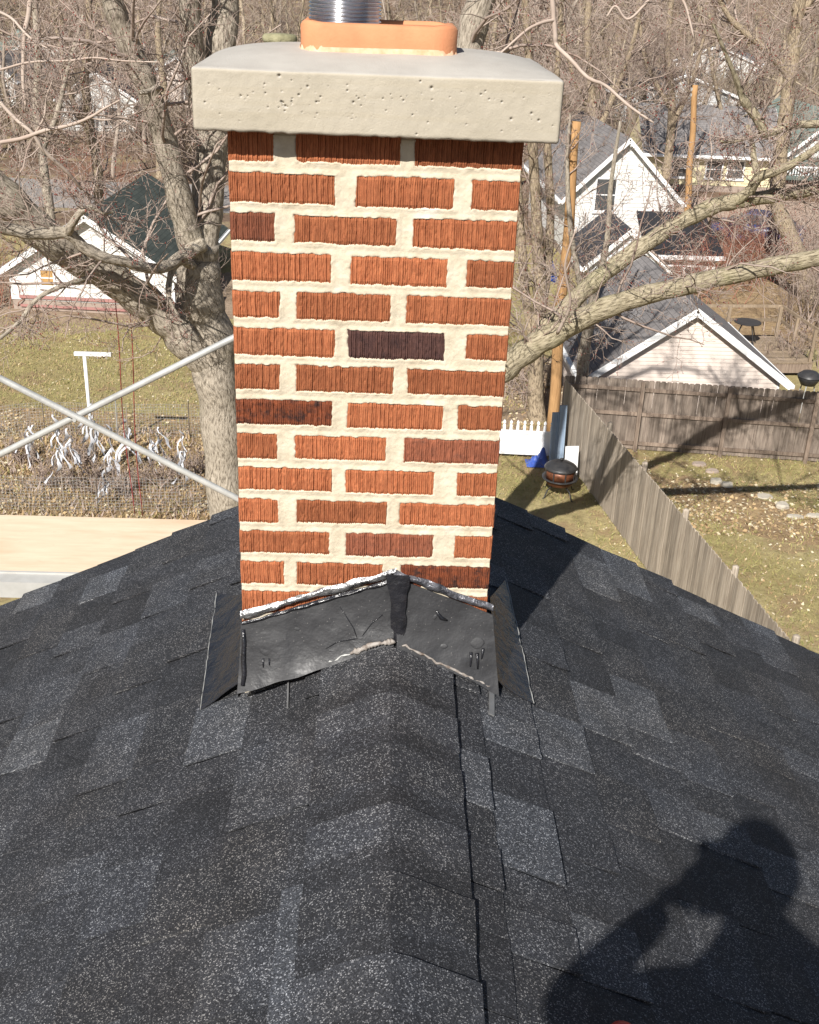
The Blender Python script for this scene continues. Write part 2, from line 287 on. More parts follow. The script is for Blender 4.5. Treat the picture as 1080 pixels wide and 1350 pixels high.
# ------------------------------------------------------------------ mesh building
class MB:
    def __init__(s): s.v = []; s.f = []; s.n = 0; s.uv = []
    def add(s, v, f, mi=0, uv=None):
        v = np.asarray(v, float).reshape(-1, 3); f = np.asarray(f, int)
        s.v.append(v); s.f.append((f + s.n, mi, uv)); s.n += len(v)
    def box(s, x0, x1, y0, y1, z0, z1, mi=0):
        v = [(x, y, z) for z in (z0, z1) for y in (y0, y1) for x in (x0, x1)]
        s.add(v, BOXF, mi)
    def obox(s, c, ax, ay, az, mi=0):       # centre and three half-axis vectors
        c, ax, ay, az = (np.asarray(q, float) for q in (c, ax, ay, az))
        v = [c + i*ax + j*ay + k*az for k in (-1, 1) for j in (-1, 1) for i in (-1, 1)]
        s.add(v, BOXF, mi)
    def bar(s, a, b, w, h, up=(0, 0, 1), mi=0):
        a, b = np.asarray(a, float), np.asarray(b, float); d = b-a; l = np.linalg.norm(d); d /= l
        u = np.asarray(up, float); sd = np.cross(d, u); sd /= np.linalg.norm(sd); u = np.cross(sd, d)
        s.obox((a+b)/2, d*l/2, sd*w/2, u*h/2, mi)
    def tube(s, pts, rad, sides=8, mi=0, cap=True, uv=False, lump=0.0, vscale=1.0):
        P = np.asarray(pts, float); n = len(P); r = np.broadcast_to(np.asarray(rad, float), (n,))
        T = np.gradient(P, axis=0); T /= np.linalg.norm(T, axis=1)[:, None]+1e-9
        ref = np.array([0.31, 0.2, 0.93]) if abs(T[0] @ np.array([0.31, 0.2, 0.93])) < 0.9 else np.array([0.93, 0.31, 0.2])
        A = np.cross(T, ref); A /= np.linalg.norm(A, axis=1)[:, None]+1e-9; B = np.cross(T, A)
        a = np.linspace(0, 2*np.pi, sides, endpoint=False)
        rr = r[:, None]*np.ones(sides)[None]
        if lump:
            k = np.arange(n)[:, None]*0.7
            rr = rr*(1 + lump*(np.sin(2*a[None]+k)+0.7*np.sin(3*a[None]-1.7*k+1)+0.5*np.sin(5*a[None]+2.3*k)))
        V = P[:, None]+rr[..., None]*(np.cos(a)[None, :, None]*A[:, None]+np.sin(a)[None, :, None]*B[:, None])
        i = np.arange(n-1)[:, None]*sides; j = np.arange(sides)[None]; j2 = (j+1) % sides
        Q = np.stack([i+j, i+j2, i+sides+j2, i+sides+j], -1).reshape(-1, 4)
        UV = None
        if uv:
            ln = np.concatenate([[0], np.cumsum(np.linalg.norm(np.diff(P, axis=0), axis=1))])
            circ = 2*np.pi*r.mean()
            u0 = (np.broadcast_to(j/sides*circ, (n-1, sides))); u1 = np.broadcast_to((j+1)/sides*circ, (n-1, sides))
            v0 = np.broadcast_to(ln[:-1, None], (n-1, sides)); v1 = np.broadcast_to(ln[1:, None], (n-1, sides))
            UV = np.stack([np.stack([u0, v0], -1), np.stack([u1, v0], -1), np.stack([u1, v1], -1), np.stack([u0, v1], -1)], 2).reshape(-1, 2)
        base = s.n
        s.add(V.reshape(-1, 3), Q, mi, UV)
        if cap:
            s.f.append((np.array([list(range(base+sides-1, base-1, -1))]), mi, None))
            e = base+(n-1)*sides; s.f.append((np.array([list(range(e, e+sides))]), mi, None))
    def lathe(s, prof, c=(0, 0, 0), sides=24, mi=0, sx=1, sy=1):
        a = np.linspace(0, 2*np.pi, sides, endpoint=False); P = np.asarray(prof, float); n = len(P)
        V = np.stack([P[:, 0:1]*np.cos(a)*sx+c[0], P[:, 0:1]*np.sin(a)*sy+c[1], P[:, 1:2]+0*a+c[2]], -1)
        i = np.arange(n-1)[:, None]*sides; j = np.arange(sides)[None]; j2 = (j+1) % sides
        s.add(V.reshape(-1, 3), np.stack([i+j, i+j2, i+sides+j2, i+sides+j], -1).reshape(-1, 4), mi)
    def grid(s, V, mi=0, flip=False):       # V (n, m, 3)
        n, m = V.shape[:2]; i = np.arange(n-1)[:, None]*m; j = np.arange(m-1)[None]
        q = [i+j, i+j+1, i+m+j+1, i+m+j]
        if flip: q = q[::-1]
        s.add(V.reshape(-1, 3), np.stack(q, -1).reshape(-1, 4), mi)
    def strands(s, PL, RD, sides, mi=0):    # many tubes at once: PL (K, n, 3), RD (K, n)
        PL = np.asarray(PL); RD = np.asarray(RD); K, n = RD.shape
        T = np.gradient(PL, axis=1); T /= np.linalg.norm(T, axis=2, keepdims=True)+1e-9
        A = np.cross(T, np.array([0.31, 0.23, 0.92])); A /= np.linalg.norm(A, axis=2, keepdims=True)+1e-9; B = np.cross(T, A)
        a = np.linspace(0, 2*np.pi, sides, endpoint=False)
        V = PL[:, :, None]+RD[:, :, None, None]*(np.cos(a)[:, None]*A[:, :, None]+np.sin(a)[:, None]*B[:, :, None])
        k = np.arange(K)[:, None, None]*(n*sides); i = np.arange(n-1)[None, :, None]*sides; j = np.arange(sides)[None, None]; j2 = (j+1) % sides
        s.add(V.reshape(-1, 3), np.stack([k+i+j, k+i+j2, k+i+sides+j2, k+i+sides+j], -1).reshape(-1, 4), mi)
    def mesh(s, name, smooth=False):
        me = bpy.data.meshes.new(name); V = np.concatenate(s.v)
        tot = []; idx = []; mats = []; uvs = []; any_uv = any(u is not None for _, _, u in s.f)
        for f, mi, uv in s.f:
            tot.append(np.full(len(f), f.shape[1])); idx.append(f.reshape(-1)); mats.append(np.full(len(f), mi))
            if any_uv: uvs.append(uv if uv is not None else np.zeros((f.size, 2)))
        tot = np.concatenate(tot); idx = np.concatenate(idx); mats = np.concatenate(mats)
        me.vertices.add(len(V)); me.vertices.foreach_set('co', V.reshape(-1).astype(np.float32))
        me.loops.add(len(idx)); me.loops.foreach_set('vertex_index', idx.astype(np.int32))
        me.polygons.add(len(tot)); st = np.concatenate([[0], np.cumsum(tot)[:-1]])
        me.polygons.foreach_set('loop_start', st.astype(np.int32)); me.polygons.foreach_set('loop_total', tot.astype(np.int32))
        me.polygons.foreach_set('material_index', mats.astype(np.int32))
        if any_uv:
            l = me.uv_layers.new(name='UVMap'); l.data.foreach_set('uv', np.concatenate(uvs).reshape(-1).astype(np.float32))
        me.update(calc_edges=True); me.validate()
        if smooth: me.shade_smooth()
        else: me.shade_flat()
        return me
    def build(s, name, mats, parent=None, smooth=False, loc=None):
        me = s.mesh(name, smooth)
        for m in (mats if isinstance(mats, (list, tuple)) else [mats]): me.materials.append(m)
        return put(name, me, parent, loc)
BOXF = np.array([(0, 2, 3, 1), (4, 5, 7, 6), (0, 1, 5, 4), (2, 6, 7, 3), (0, 4, 6, 2), (1, 3, 7, 5)])
def put(name, me, parent=None, loc=None):
    o = bpy.data.objects.new(name, me); COL.objects.link(o)
    if parent is not None: o.parent = parent
    if loc is not None: o.location = loc
    return o
def tag(o, label=None, cat=None, group=None, kind=None):
    for k, v in (('label', label), ('category', cat), ('group', group), ('kind', kind)):
        if v: o[k] = v
    return o
def thing(name, label, cat, loc=(0, 0, 0), rz=0, group=None):
    o = bpy.data.objects.new(name, None); COL.objects.link(o); o.empty_display_size = 0.1
    o.location = [float(q) for q in loc]; o.rotation_euler = (0, 0, rz); return tag(o, label, cat, group)
def smoothstep(a, b, x):
    t = np.clip((x-a)/(b-a), 0, 1); return t*t*(3-2*t)
def vnoise(x, y, seed, sc):
    """cheap value noise on arrays"""
    r = np.random.default_rng(seed); G = r.random((64, 64)); x = np.asarray(x)*sc; y = np.asarray(y)*sc
    xi = np.floor(x).astype(int); yi = np.floor(y).astype(int); fx = x-xi; fy = y-yi
    fx = fx*fx*(3-2*fx); fy = fy*fy*(3-2*fy); g = lambda a, b: G[a % 64, b % 64]
    return (g(xi, yi)*(1-fx)+g(xi+1, yi)*fx)*(1-fy)+(g(xi, yi+1)*(1-fx)+g(xi+1, yi+1)*fx)*fy

# ================================================================== SETTING
def hill_z(x, y): return GZ + 42*smoothstep(120, 520, y) + 2.0*(vnoise(np.asarray(x)+500, np.asarray(y), 3, 0.02)-0.5)*smoothstep(100, 160, y)
mb = MB()
mb.add([(-900, -500, GZ), (900, -500, GZ), (900, 120, GZ), (-900, 120, GZ)], [(0, 1, 2, 3)])
tag(mb.build('ground', M['woodfloor']), kind='structure')
gx, gy = np.meshgrid(np.linspace(-900, 900, 90), np.linspace(120, 1200, 70), indexing='xy')
mb = MB(); mb.grid(np.stack([gx, gy, np.where(gy < 121, GZ, hill_z(gx, gy))], -1)); tag(mb.build('hills', M['woodfloor'], smooth=True), kind='structure')

def patch(name, outline, mat, z, seed, jag=0.15, step=0.4):
    P = [np.array(p[:2], float) for p in outline]; out = []; r = np.random.default_rng(seed)
    for a, b in zip(P, P[1:]+P[:1]):
        n = max(2, int(np.linalg.norm(b-a)/step))
        for k in range(n): out.append(a+(b-a)*k/n + r.normal(0, jag, 2)*(1 if k else 0.4))
    me = bpy.data.meshes.new(name); me.from_pydata([(p[0], p[1], GZ+z) for p in out], [], [list(range(len(out)))]); me.update()
    me.materials.append(mat); return tag(put(name, me), kind='structure')
patch('lawn', [(-26, 6), (34, 6), (34, 47), (-26, 47)], M['lawn'], 0.004, 1, 0.3, 1.0)
patch('garden_bed', [(-11, 18.3), (-3.0, 18.0), (-2.2, 25.4), (-11.5, 26.0)], M['litter'], 0.008, 2, 0.08)
patch('bare_dirt', [(-17, 31.0), (-9, 32.6), (-3.5, 35), (-3, 40), (-18, 40)], M['dirt'], 0.008, 3, 0.25)
patch('bare_dirt', [(1.5, 24.6), (5.0, 24.6), (6.2, 31), (2.0, 33)], M['dirt'], 0.008, 4, 0.2)
patch('leaf_pile_bed', [(6.4, 22.6), (7.3, 20.3), (8.8, 19.2), (11.0, 19.3), (11.5, 20.1), (9.6, 20.9), (8.3, 22.3)], M['litter'], 0.008, 5, 0.14, 0.25)
patch('brush_floor', [(10.5, 33), (30, 33), (30, 46.5), (12.5, 46.5)], M['litter'], 0.008, 6, 0.3, 0.6)
patch('road', [(-120, 51.5), (4, 51.5), (4, 58.5), (-120, 58.5)], M['road'], 0.008, 7, 0.05, 3)
patch('gravel_drive', [(8.5, 47), (26, 49.5), (28, 60), (13.5, 60)], M['drive'], 0.008, 8, 0.2, 1)

def scatter(name, boxes, n, size, mats, seed, tall=False):
    r = np.random.default_rng(seed); mb = MB(); area = np.array([(b[1]-b[0])*(b[3]-b[2]) for b in boxes]); w = area/area.sum()
    for b, k in zip(boxes, (w*n).astype(int)):
        x = r.uniform(b[0], b[1], k); y = r.uniform(b[2], b[3], k); z = np.full(k, GZ+0.012)
        keep = vnoise(x, y, seed+1, 0.8)+r.random(k)*0.6 > 0.55; x, y, z = x[keep], y[keep], z[keep]; k = len(x)
        a = r.uniform(0, 6.28, k); s = size*r.uniform(0.5, 1.4, k)
        dx = np.stack([np.cos(a)*s, np.sin(a)*s, r.normal(0, .25, k)*s], -1); dy = np.stack([-np.sin(a)*s*.6, np.cos(a)*s*.6, r.normal(0, .35, k)*s], -1)
        c = np.stack([x, y, z+(0.2*s)], -1)
        if tall:
            h = s*r.uniform(1.5, 3.2, k); top = c+np.stack([r.normal(0, .5, k)*h, r.normal(0, .5, k)*h, h], -1)
            V = np.stack([c-dx*.35, c+dx*.35, top], 1); F = np.arange(3*k).reshape(k, 3)
        else:
            V = np.stack([c-dx, c-dy*.8, c+dx, c+dy], 1); F = np.arange(4*k).reshape(k, 4)
        mid = r.integers(0, len(mats), k)
        for q in range(len(mats)):
            sel = mid == q; kk = V.shape[1]
            if sel.any(): mb.add(V[sel].reshape(-1, 3), np.arange(sel.sum()*kk).reshape(-1, kk), q)
    return tag(mb.build(name, mats), kind='stuff')
scatter('fallen_leaves', [(4.7, 16, 12, 24), (-14, 3, 18, 33)], 13000, 0.030, [M['leaf'], M['leaf_pale'], M['leaf_pale']], 11)
scatter('leaf_litter', [(-11, -2.6, 18.2, 25.6), (6.6, 11, 19.4, 22.3), (1.8, 5.6, 24.8, 31)], 14000, 0.045, [M['leaf'], M['leaf'], M['leaf_pale']], 12)
scatter('grass', [(4.7, 16, 12, 24.2), (-14, 4.6, 16, 34)], 110000, 0.026, [M['blade'], M['blade'], M['leaf']], 13, tall=True)
scatter('dead_stalks', [(-11, -2.8, 18.5, 24.5)], 9000, 0.05, [M['leaf'], M['twig']], 14, tall=True)

# ================================================================== THE HOUSE UNDER THE CAMERA
EDGE, PITCHLEN, GABLE = 4.0, 0.143, 1.14          # half width, shingle exposure (along slope), rake line
CS = math.cos(math.atan(TS)); SN = math.sin(math.atan(TS))
house = tag(thing('house', 'house under the camera with black laminated shingle roof running down both sides of its ridge', 'house', (0, -3, 0)))
house.location = (0, 0, 0)
def slope_pt(side, s, y, h):                       # s down the slope from the ridge, h above the deck
    return (side*(s*CS+h*SN), y, -s*SN+h*CS)
# deck, soffit boards, walls
for side in (-1, 1):
    mb = MB(); q = [slope_pt(side, s, y, h) for h in (-0.03, -0.004) for y in (-9, GABLE-0.02) for s in (0.0, EDGE/CS)]
    mb.add(q, BOXF if side > 0 else BOXF[:, ::-1]); mb.build('roof_deck', M['jacket'], house)
    mb = MB(); q = [slope_pt(side, s, y, h) for h in (-0.20, -0.035) for y in (GABLE-0.045, GABLE-0.022) for s in (0.02, EDGE/CS)]
    mb.add(q, BOXF if side > 0 else BOXF[:, ::-1]); mb.build('rake_board', M['white'], house)
mb = MB(); e = EDGE-0.35; we = -e*TS-0.05
for y0 in (GABLE-0.32, -8.6):
    mb.add([(-e, y0, GZ), (e, y0, GZ), (e, y0, we), (0, y0, -0.05), (-e, y0, we)], [(0, 1, 2, 3, 4)])
for x0 in (-e, e): mb.add([(x0, -8.6, GZ), (x0, GABLE-0.32, GZ), (x0, GABLE-0.32, we), (x0, -8.6, we)], [(0, 1, 2, 3)])
mb.build('wall', M['siding_white'], house)

rs = np.random.default_rng(21)
pieces = []                                        # (distance to camera, build function args)
def shingle_geo(side, s0, s1, y0, y1, hb, seed):
    r = np.random.default_rng(seed); n = 4; V = []
    ys = np.linspace(y0, y1, n)
    for lay in (0, 1):                             # underside, top
        for k, s in enumerate((max(s0-0.03, 0.012), s0+0.06, s1)):
            f = (s-s0+0.03)/(s1-s0+0.03); h = (0.0012+f*(hb-0.0012)) if lay else max(-0.003, (0.0012+f*(hb-0.0012))-0.0045)
            for i, y in enumerate(ys):
                jb = r.normal(0, 0.0012) if k == 2 else 0; jl = (r.normal(0, 0.0010) if k else 0)*(i in (0, n-1))
                V.append(slope_pt(side, s+jb, y+jl, h + (r.normal(0, 0.0005) if lay else 0)))
    m = 3*n; F = []
    for k in range(2):
        for i in range(n-1):
            a = k*n+i; F.append((a+m, a+1+m, a+n+1+m, a+n+m)); F.append((a, a+n, a+n+1, a+1))
    for i in range(n-1): a = 2*n+i; F.append((a, a+m, a+1+m, a+1))
    for k in range(2):
        a = k*n; F.append((a, a+m, a+n+m, a+n)); a = k*n+n-1; F.append((a, a+n, a+n+m, a+m))
    F = np.array(F)
    return V, (F if side < 0 else F[:, ::-1])
YB = -3.4
for side in (-1, 1):
    nc = int(EDGE/CS/PITCHLEN)
    for c in range(nc+1):
        s0 = 0.055+(c-1)*PITCHLEN*1.0+ (0.03 if side > 0 else 0.0); s1 = s0+PITCHLEN
        if c == 0: s0 = 0.035
        y = YB - rs.uniform(0, 0.4); end = GABLE + rs.uniform(-0.006, 0.010); high = bool(rs.integers(2)); prev = -1
        while y < end-0.02:
            w = rs.choice([0.11, 0.14, 0.17, 0.20, 0.24])*rs.uniform(0.92, 1.08); y1 = min(y+w, end)
            if end-y1 < 0.05: y1 = end
            pool = [0, 1, 1, 4, 0, 4, 1] if not high else [1, 2, 2, 4, 2, 1, 3, 4, 1]
            mi = int(rs.choice(pool));
            if mi == prev: mi = int(rs.choice(pool))
            prev = mi
            if c == 0: mi = min(mi, 1)
            hb = (0.0118 if high else 0.0062)+rs.normal(0, 0.0004) if c else 0.006
            P = np.array(slope_pt(side, (s0+s1)/2, (y+y1)/2, 0)); d = P-CAM; z = d @ _F
            u, v = 540+FP*(d @ RIGHT)/max(z, .01), 675-FP*(d @ UP)/max(z, .01)
            vis = z > 0.1 and -60 < u < 1140 and 560 < v < 1420
            if vis and abs(P[0]+.05) < .24 and 0.05 < P[1] < 0.42: vis = False      # under the chimney
            area = (y1-y)*PITCHLEN/np.dot(d, d)
            pieces.append((0 if vis else 1, -area, side, s0, s1, y+0.0015, y1-0.0015, hb, mi, int(rs.integers(1 << 30))))
            y = y1; high = not high if rs.random() < 0.85 else high
pieces.sort(key=lambda p: (p[0], p[1]))
rest = MB()
for i, (_, _, side, s0, s1, y0, y1, hb, mi, sd) in enumerate(pieces):
    V, F = shingle_geo(side, s0, s1, y0, y1, hb, sd)
    if i < 300:
        mb = MB(); mb.add(V, F); mb.build('shingle', SHM[mi], house)
    else: rest.add(V, F, mi)
tag(rest.build('shingle_field', SHM, house), kind='stuff')
# ridge cap: bent shingles, each one's butt facing away from the camera
EXP = 0.172
k = 0; y = GABLE+0.005
while y > YB:
    if not (y-EXP > 0.0 and y < 0.40):
        mb = MB(); n = 11; V = np.zeros((2, 6, n, 3)); r = np.random.default_rng(400+k); wdt = 0.155
        for lay in (0, 1):
            for j, (yy, hh) in enumerate(((y, 0.0215), (y-0.06, 0.0192), (y-0.10, 0.0178), (y-0.128, 0.0170), (y-EXP, 0.0155), (y-EXP-0.05, 0.0145))):
                for i, q in enumerate(np.linspace(-1, 1, n)):
                    a = abs(q)*(wdt+r.normal(0, .001)); sd_ = 1 if q >= 0 else -1
                    x = sd_*max(a, 1e-4); rnd = math.exp(-(a/0.012)**2)*0.002        # soft bend over the crest
                    p = slope_pt(sd_, a, yy+r.normal(0, .0012)*(j == 0), hh-rnd-(0.0045 if not lay else 0)+r.normal(0, .0004))
                    V[lay, j, i] = p if a > .012 else (p[0]*0.6, p[1], p[2])
        mb.grid(V[0], 0)
        wv_ = r.normal(0, .006, (2, n)); V[1, 2, :, 1] += wv_[0]; V[1, 3, :, 1] += wv_[1]
        for j in range(5): mb.grid(V[1][j:j+2], (0, 0, 1, 2, 2)[j], True)
        mb.grid(np.stack([V[0, 0], V[1, 0]]), 0, True); mb.grid(np.stack([V[0, -1], V[1, -1]]), 0)
        for e_ in (0, -1): mb.grid(np.stack([V[0, :, e_], V[1, :, e_]]), 0, e_ == 0)
        mi = [2, 4, 2, 2, 4][k % 5]
        mb.build('ridge_cap_shingle', [SHM[mi], SHM[1], SHM[0]], house)
    k += 1; y -= EXP
# strip of metal and a sliver of tape left lying by the flashing
def slope_strip(name, px0, px1, side, wid, mat, h=0.02, thick=0.003):
    a, b = (roofp(*q, side) for q in (px0, px1)); nrm = np.array([side*SN, 0, CS])
    mb = MB(); mb.bar(a+nrm*h, b+nrm*(h-0.004), wid, thick, nrm); return mb.build(name, mat, house)
slope_strip('metal_tab', (645, 903), (646, 946), 1, 0.013, M['tab'], 0.012)
slope_strip('tape_sliver', (383, 899), (381, 936), -1, 0.004, M['tab'], 0.010)

# ================================================================== CHIMNEY
CX0, CX1, CY1 = -0.329, 0.221, 0.42
chim = thing('chimney', 'red brick chimney with cream mortar and thick concrete cap straddling the shingled ridge', 'chimney', (0, 0, 0))
PR, BH, Z1 = 0.0754, 0.0565, 1.0428
ROWA = [(0, .199), (.232, .424), (.462, .55)]; ROWB = [(0, .089), (.124, .317), (.350, .55)]
rects = []; rb = np.random.default_rng(5)
for r in range(1, 17):
    z0 = Z1-(r-1)*PR; lay = ROWB if r % 2 else ROWA
    for i, (a, b) in enumerate(lay):
        a2 = a+(rb.normal(0, .004) if a > 0 else 0); b2 = b+(rb.normal(0, .004) if b < .55 else 0)
        rects.append((r, i, CX0+a2, CX0+b2, z0+rb.normal(0, .0012), z0+BH+rb.normal(0, .0012)+(0.004 if r == 1 else 0)))
DARK = {(6, 1): ('brick_dark', 'dark purple-brown brick in the middle of the sixth course'), (8, 0): ('brick_mottled', 'dark mottled corner brick in the eighth course'),
        (12, 1): ('brick_dull', 'dull grey-brown brick near the base'), (13, 2): ('brick_mottled', 'mottled dark brick just above the flashing'), (3, 0): ('brick_dull', 'dull brown half brick at the corner'),
        (9, 2): ('brick_dull', None)}
def brick_front(x0, x1, z0, z1, seed, depth=0.09):
    r = np.random.default_rng(seed); pitch = 0.0043; ng = max(3, round((x1-x0)/pitch)); nx = ng*4+1; nz = 9
    xs = np.linspace(x0, x1, nx); zs = np.linspace(z0, z1, nz); V = np.zeros((nz, nx, 3))
    ph = np.arange(nx) % 4; base = np.array([0.0021, 0.0006, 0.0, 0.0006])[ph]
    gi = np.arange(nx)//4; amp = r.uniform(0.35, 1.3, ng+1)[gi]; off = r.normal(0, .0006, ng+1)[gi]
    tear = (r.random((nz, ng+1)) < 0.10)[:, gi]*r.uniform(0.0005, 0.0016, (nz, ng+1))[:, gi]
    wob = np.cumsum(r.normal(0, .0002, (nz, 1)), 0)+r.normal(0, .00025, (nz, nx))
    V[..., 0] = xs[None]+wob; V[..., 2] = zs[:, None]+r.normal(0, .0004, (nz, nx))
    V[..., 1] = -0.0045+base[None]*amp[None]+off[None]+tear+r.normal(0, .0002, (nz, nx))
    ed = np.minimum.reduce([np.broadcast_to(xs-x0, (nz, nx)), np.broadcast_to(x1-xs, (nz, nx))*1.0, np.broadcast_to((zs-z0)[:, None], (nz, nx)), np.broadcast_to((z1-zs)[:, None], (nz, nx))])
    V[..., 1] += 0.0025*np.exp(-(ed/0.0025)**2)
    V[..., 0] = np.clip(V[..., 0], x0-.0005, x1+.0005)
    mb = MB(); mb.grid(V)
    def rim(F):
        Bk = F.copy(); Bk[:, 1] = depth; mb.grid(np.stack([F, Bk]))
    rim(V[0][::-1]); rim(V[-1]); rim(V[:, 0]); rim(V[::-1, -1])
    mb.add([(x0, depth, z0), (x1, depth, z0), (x1, depth, z1), (x0, depth, z1)], [(3, 2, 1, 0)])
    return mb
for k, (r, i, x0, x1, z0, z1) in enumerate(rects):
    if z1 < -0.16: continue
    mt, lb = DARK.get((r, i), ('brick', None))
    o = brick_front(x0, x1, z0, z1, 900+k).build('brick', M[mt], chim)
    if lb: o['label'] = lb
# bricks of the sides and the back, plain rug-faced boxes standing 3 mm proud of the joints
for r in range(1, 17):
    z0 = Z1-(r-1)*PR
    for x in (CX0, CX1):
        for a, b in ((0.122, 0.318), (0.352, CY1)) if r % 2 else ((0.123, 0.20), (0.235, CY1)):
            mb = MB(); e_ = 0.0035 if x > 0 else -0.0035
            mb.box(min(x+e_, x-e_*18), max(x+e_, x-e_*18), a, b-(0.0002 if b == CY1 else 0), z0, z0+BH); mb.build('brick', M['brick'], chim)
    for a, b in ((0.075, 0.20), (0.235, 0.43)) if r % 2 else ((0.075, 0.27), (0.305, 0.47)):
        mb = MB(); mb.box(CX0+a, CX0+b, CY1-0.05, CY1+0.0035, z0, z0+BH); mb.build('brick', M['brick'], chim)
# mortar: a worked sheet that laps over the brick edges
st = 0.0020; xs = np.arange(CX0+0.0015, CX1-0.001, st); zs = np.arange(-0.17, 1.103, st); X, Z = np.meshgrid(xs, zs)
D = np.full(X.shape, 9.0)                             # distance outside the nearest brick (negative inside)
for (_, _, x0, x1, z0, z1) in rects:
    dx = np.maximum(x0-X, X-x1); dz = np.maximum(z0-Z, Z-z1)
    if x0 <= CX0+1e-6: dx = X-x1
    if x1 >= CX1-1e-6: dx = x0-X
    D = np.minimum(D, np.where((dx > 0) & (dz > 0), np.hypot(dx, dz), np.maximum(dx, dz)))
nz1 = vnoise(X+3, Z+2, 31, 110); nz2 = vnoise(X+3, Z+2, 32, 38); nz3 = vnoise(X+3, Z+2, 33, 260)
lap = -0.0002+0.0024*(nz1-0.5)+0.0018*(nz2-0.5)+0.0014*(nz3-.5)+.004*np.clip(vnoise(X+3, Z+2, 36, 24)-.72, 0, 1)
Y = np.where(D > 0, -0.0032, -0.0048)-0.0010*(nz2-0.5)-0.0008*(nz1-0.5)-0.0009*(nz3-.5)
Y = Y+0.0013*smoothstep(0.001, 0.012, D)               # joints struck slightly hollow
Y = np.where(D < -lap, np.minimum(Y+(-(D+lap))*2.2, 0.02), Y)
Y = np.where((Z > 1.092), 0.003, Y)
mb = MB(); V = np.stack([X, Y, Z], -1); mb.grid(V)
mb.box(CX0+0.002, CX1-0.002, 0.021, CY1-0.0005, -0.30, 1.103)
mb.box(CX0+0.0022, CX0+0.03, 0.006, 0.0209, -0.3, 1.09); mb.box(CX1-0.03, CX1-0.0022, 0.006, 0.0209, -0.3, 1.09)
tag(mb.build('mortar', M['mortar'], chim, smooth=True))

# concrete cap: rounded block, crowned top, bug holes in the front
def rounded_box(x0, x1, y0, y1, z0, z1, rad, nx, ny, nz, shape):
    mb = MB(); c = np.array([(x0+x1)/2, (y0+y1)/2, (z0+z1)/2]); h = np.array([x1-x0, y1-y0, z1-z0])/2
    def face(ax, sgn, n1, n2):
        a1, a2 = [(1, 2), (0, 2), (0, 1)][ax]; A, B = np.meshgrid(np.linspace(-1, 1, n1), np.linspace(-1, 1, n2), indexing='ij')
        P = np.zeros(A.shape+(3,)); P[..., ax] = sgn; P[..., a1] = A; P[..., a2] = B; P = P*h
        q = np.clip(P, -h+rad, h-rad); dlt = P-q; ln = np.linalg.norm(dlt, axis=-1, keepdims=True)
        P = c+q+dlt/np.maximum(ln, 1e-9)*rad
        fl = (sgn > 0) if ax == 1 else (sgn < 0)
        mb.grid(shape(P, ax, sgn), 0, fl)
    face(1, -1, nx, nz); face(1, 1, nx, nz); face(2, 1, nx, ny); face(2, -1, nx, ny); face(0, -1, ny, nz); face(0, 1, ny, nz)
    return mb
pr = np.random.default_rng(8)
pits = [(pr.uniform(-.37, .27), 1.105+0.095*pr.beta(2.2, 1.8), abs(pr.normal(0, .0007))+.0003) for _ in range(95)]
pits += [(-.20+pr.normal(0, .05), 1.165+pr.normal(0, .016), abs(pr.normal(0, .0009))+.0004) for _ in range(26)]
def cap_shape(P, ax, sgn):
    P = P.copy(); x, y, z = P[..., 0], P[..., 1], P[..., 2]
    u = (x+0.0525)/0.33; v = (y-0.20)/0.25
    w = smoothstep(1.185, 1.215, z)
    crown = 0.031*(1-np.clip(np.abs(u), 0, 1)**5)*(1-np.clip(np.abs(v), 0, 1)**2.6)
    P[..., 2] = z+w*crown+0.0012*(vnoise(x+2, y+2, 41, 14)-.5)+0.004*(vnoise(x+2, y+2, 42, 5)-.5)*w
    bot = np.exp(-((z-1.098)/0.008)**2); P[..., 2] += bot*0.003*(vnoise(x+2, y+5, 43, 90)-.5)
    if ax == 1 and sgn < 0:
        d = np.zeros_like(x)
        for (a, b, r_) in pits:
            m = np.exp(-(((x-a)/r_)**2+((z-b)/r_)**2)); d = np.maximum(d, m*(0.0020+r_*2.2))
        P[..., 1] = y+d+0.0016*(vnoise(x+2, z+2, 44, 22)-.5)+0.0007*(vnoise(x+2, z+2, 45, 90)-.5)
    return P
rounded_box(-.3825, .2775, -.060, .455, 1.1005, 1.2090, 0.007, 460, 90, 84, cap_shape).build('concrete_cap', M['concrete'], chim, smooth=True)

# clay flue tile
def rrect(x0, x1, y0, y1, r, n=10):
    pts = []
    for cx_, cy_, a0 in ((x1-r, y0+r, -90), (x1-r, y1-r, 0), (x0+r, y1-r, 90), (x0+r, y0+r, 180)):
        for k in range(n+1):
            a = math.radians(a0+90*k/n); pts.append((cx_+r*math.cos(a), cy_+r*math.sin(a)))
    return np.array(pts)
FX0, FX1, FY0, FY1 = -.202, .094, .075, .305
ft = at(500, 33, FY0)[2]
prof = []
for off, z in ((0, 1.20), (0, 1.236), (0.0006, 1.25), (0, ft-0.006), (0.004, ft), (0.016, ft+0.0005), (0.020, ft-0.006), (0.020, 1.20)):
    p = rrect(FX0+off, FX1-off, FY0+off, FY1-off, max(0.012, 0.045-off)); q = np.zeros((len(p)+1, 3)); q[:-1, :2] = p; q[-1, :2] = p[0]
    th = np.arctan2(q[:, 1]-.19, q[:, 0]+.05)
    q[:, 2] = z+(0.0016*np.sin(th*7)+0.0012*np.sin(th*17+1))*(z > ft-0.01)
    prof.append(q)
mb = MB(); mb.grid(np.stack(prof)); o = mb.build('flue_tile', M['clay'], chim, smooth=True)
mb = MB(); rm = np.random.default_rng(3); rows = []
base = rrect(FX0, FX1, FY0, FY1, .045, 26); nb = len(base)
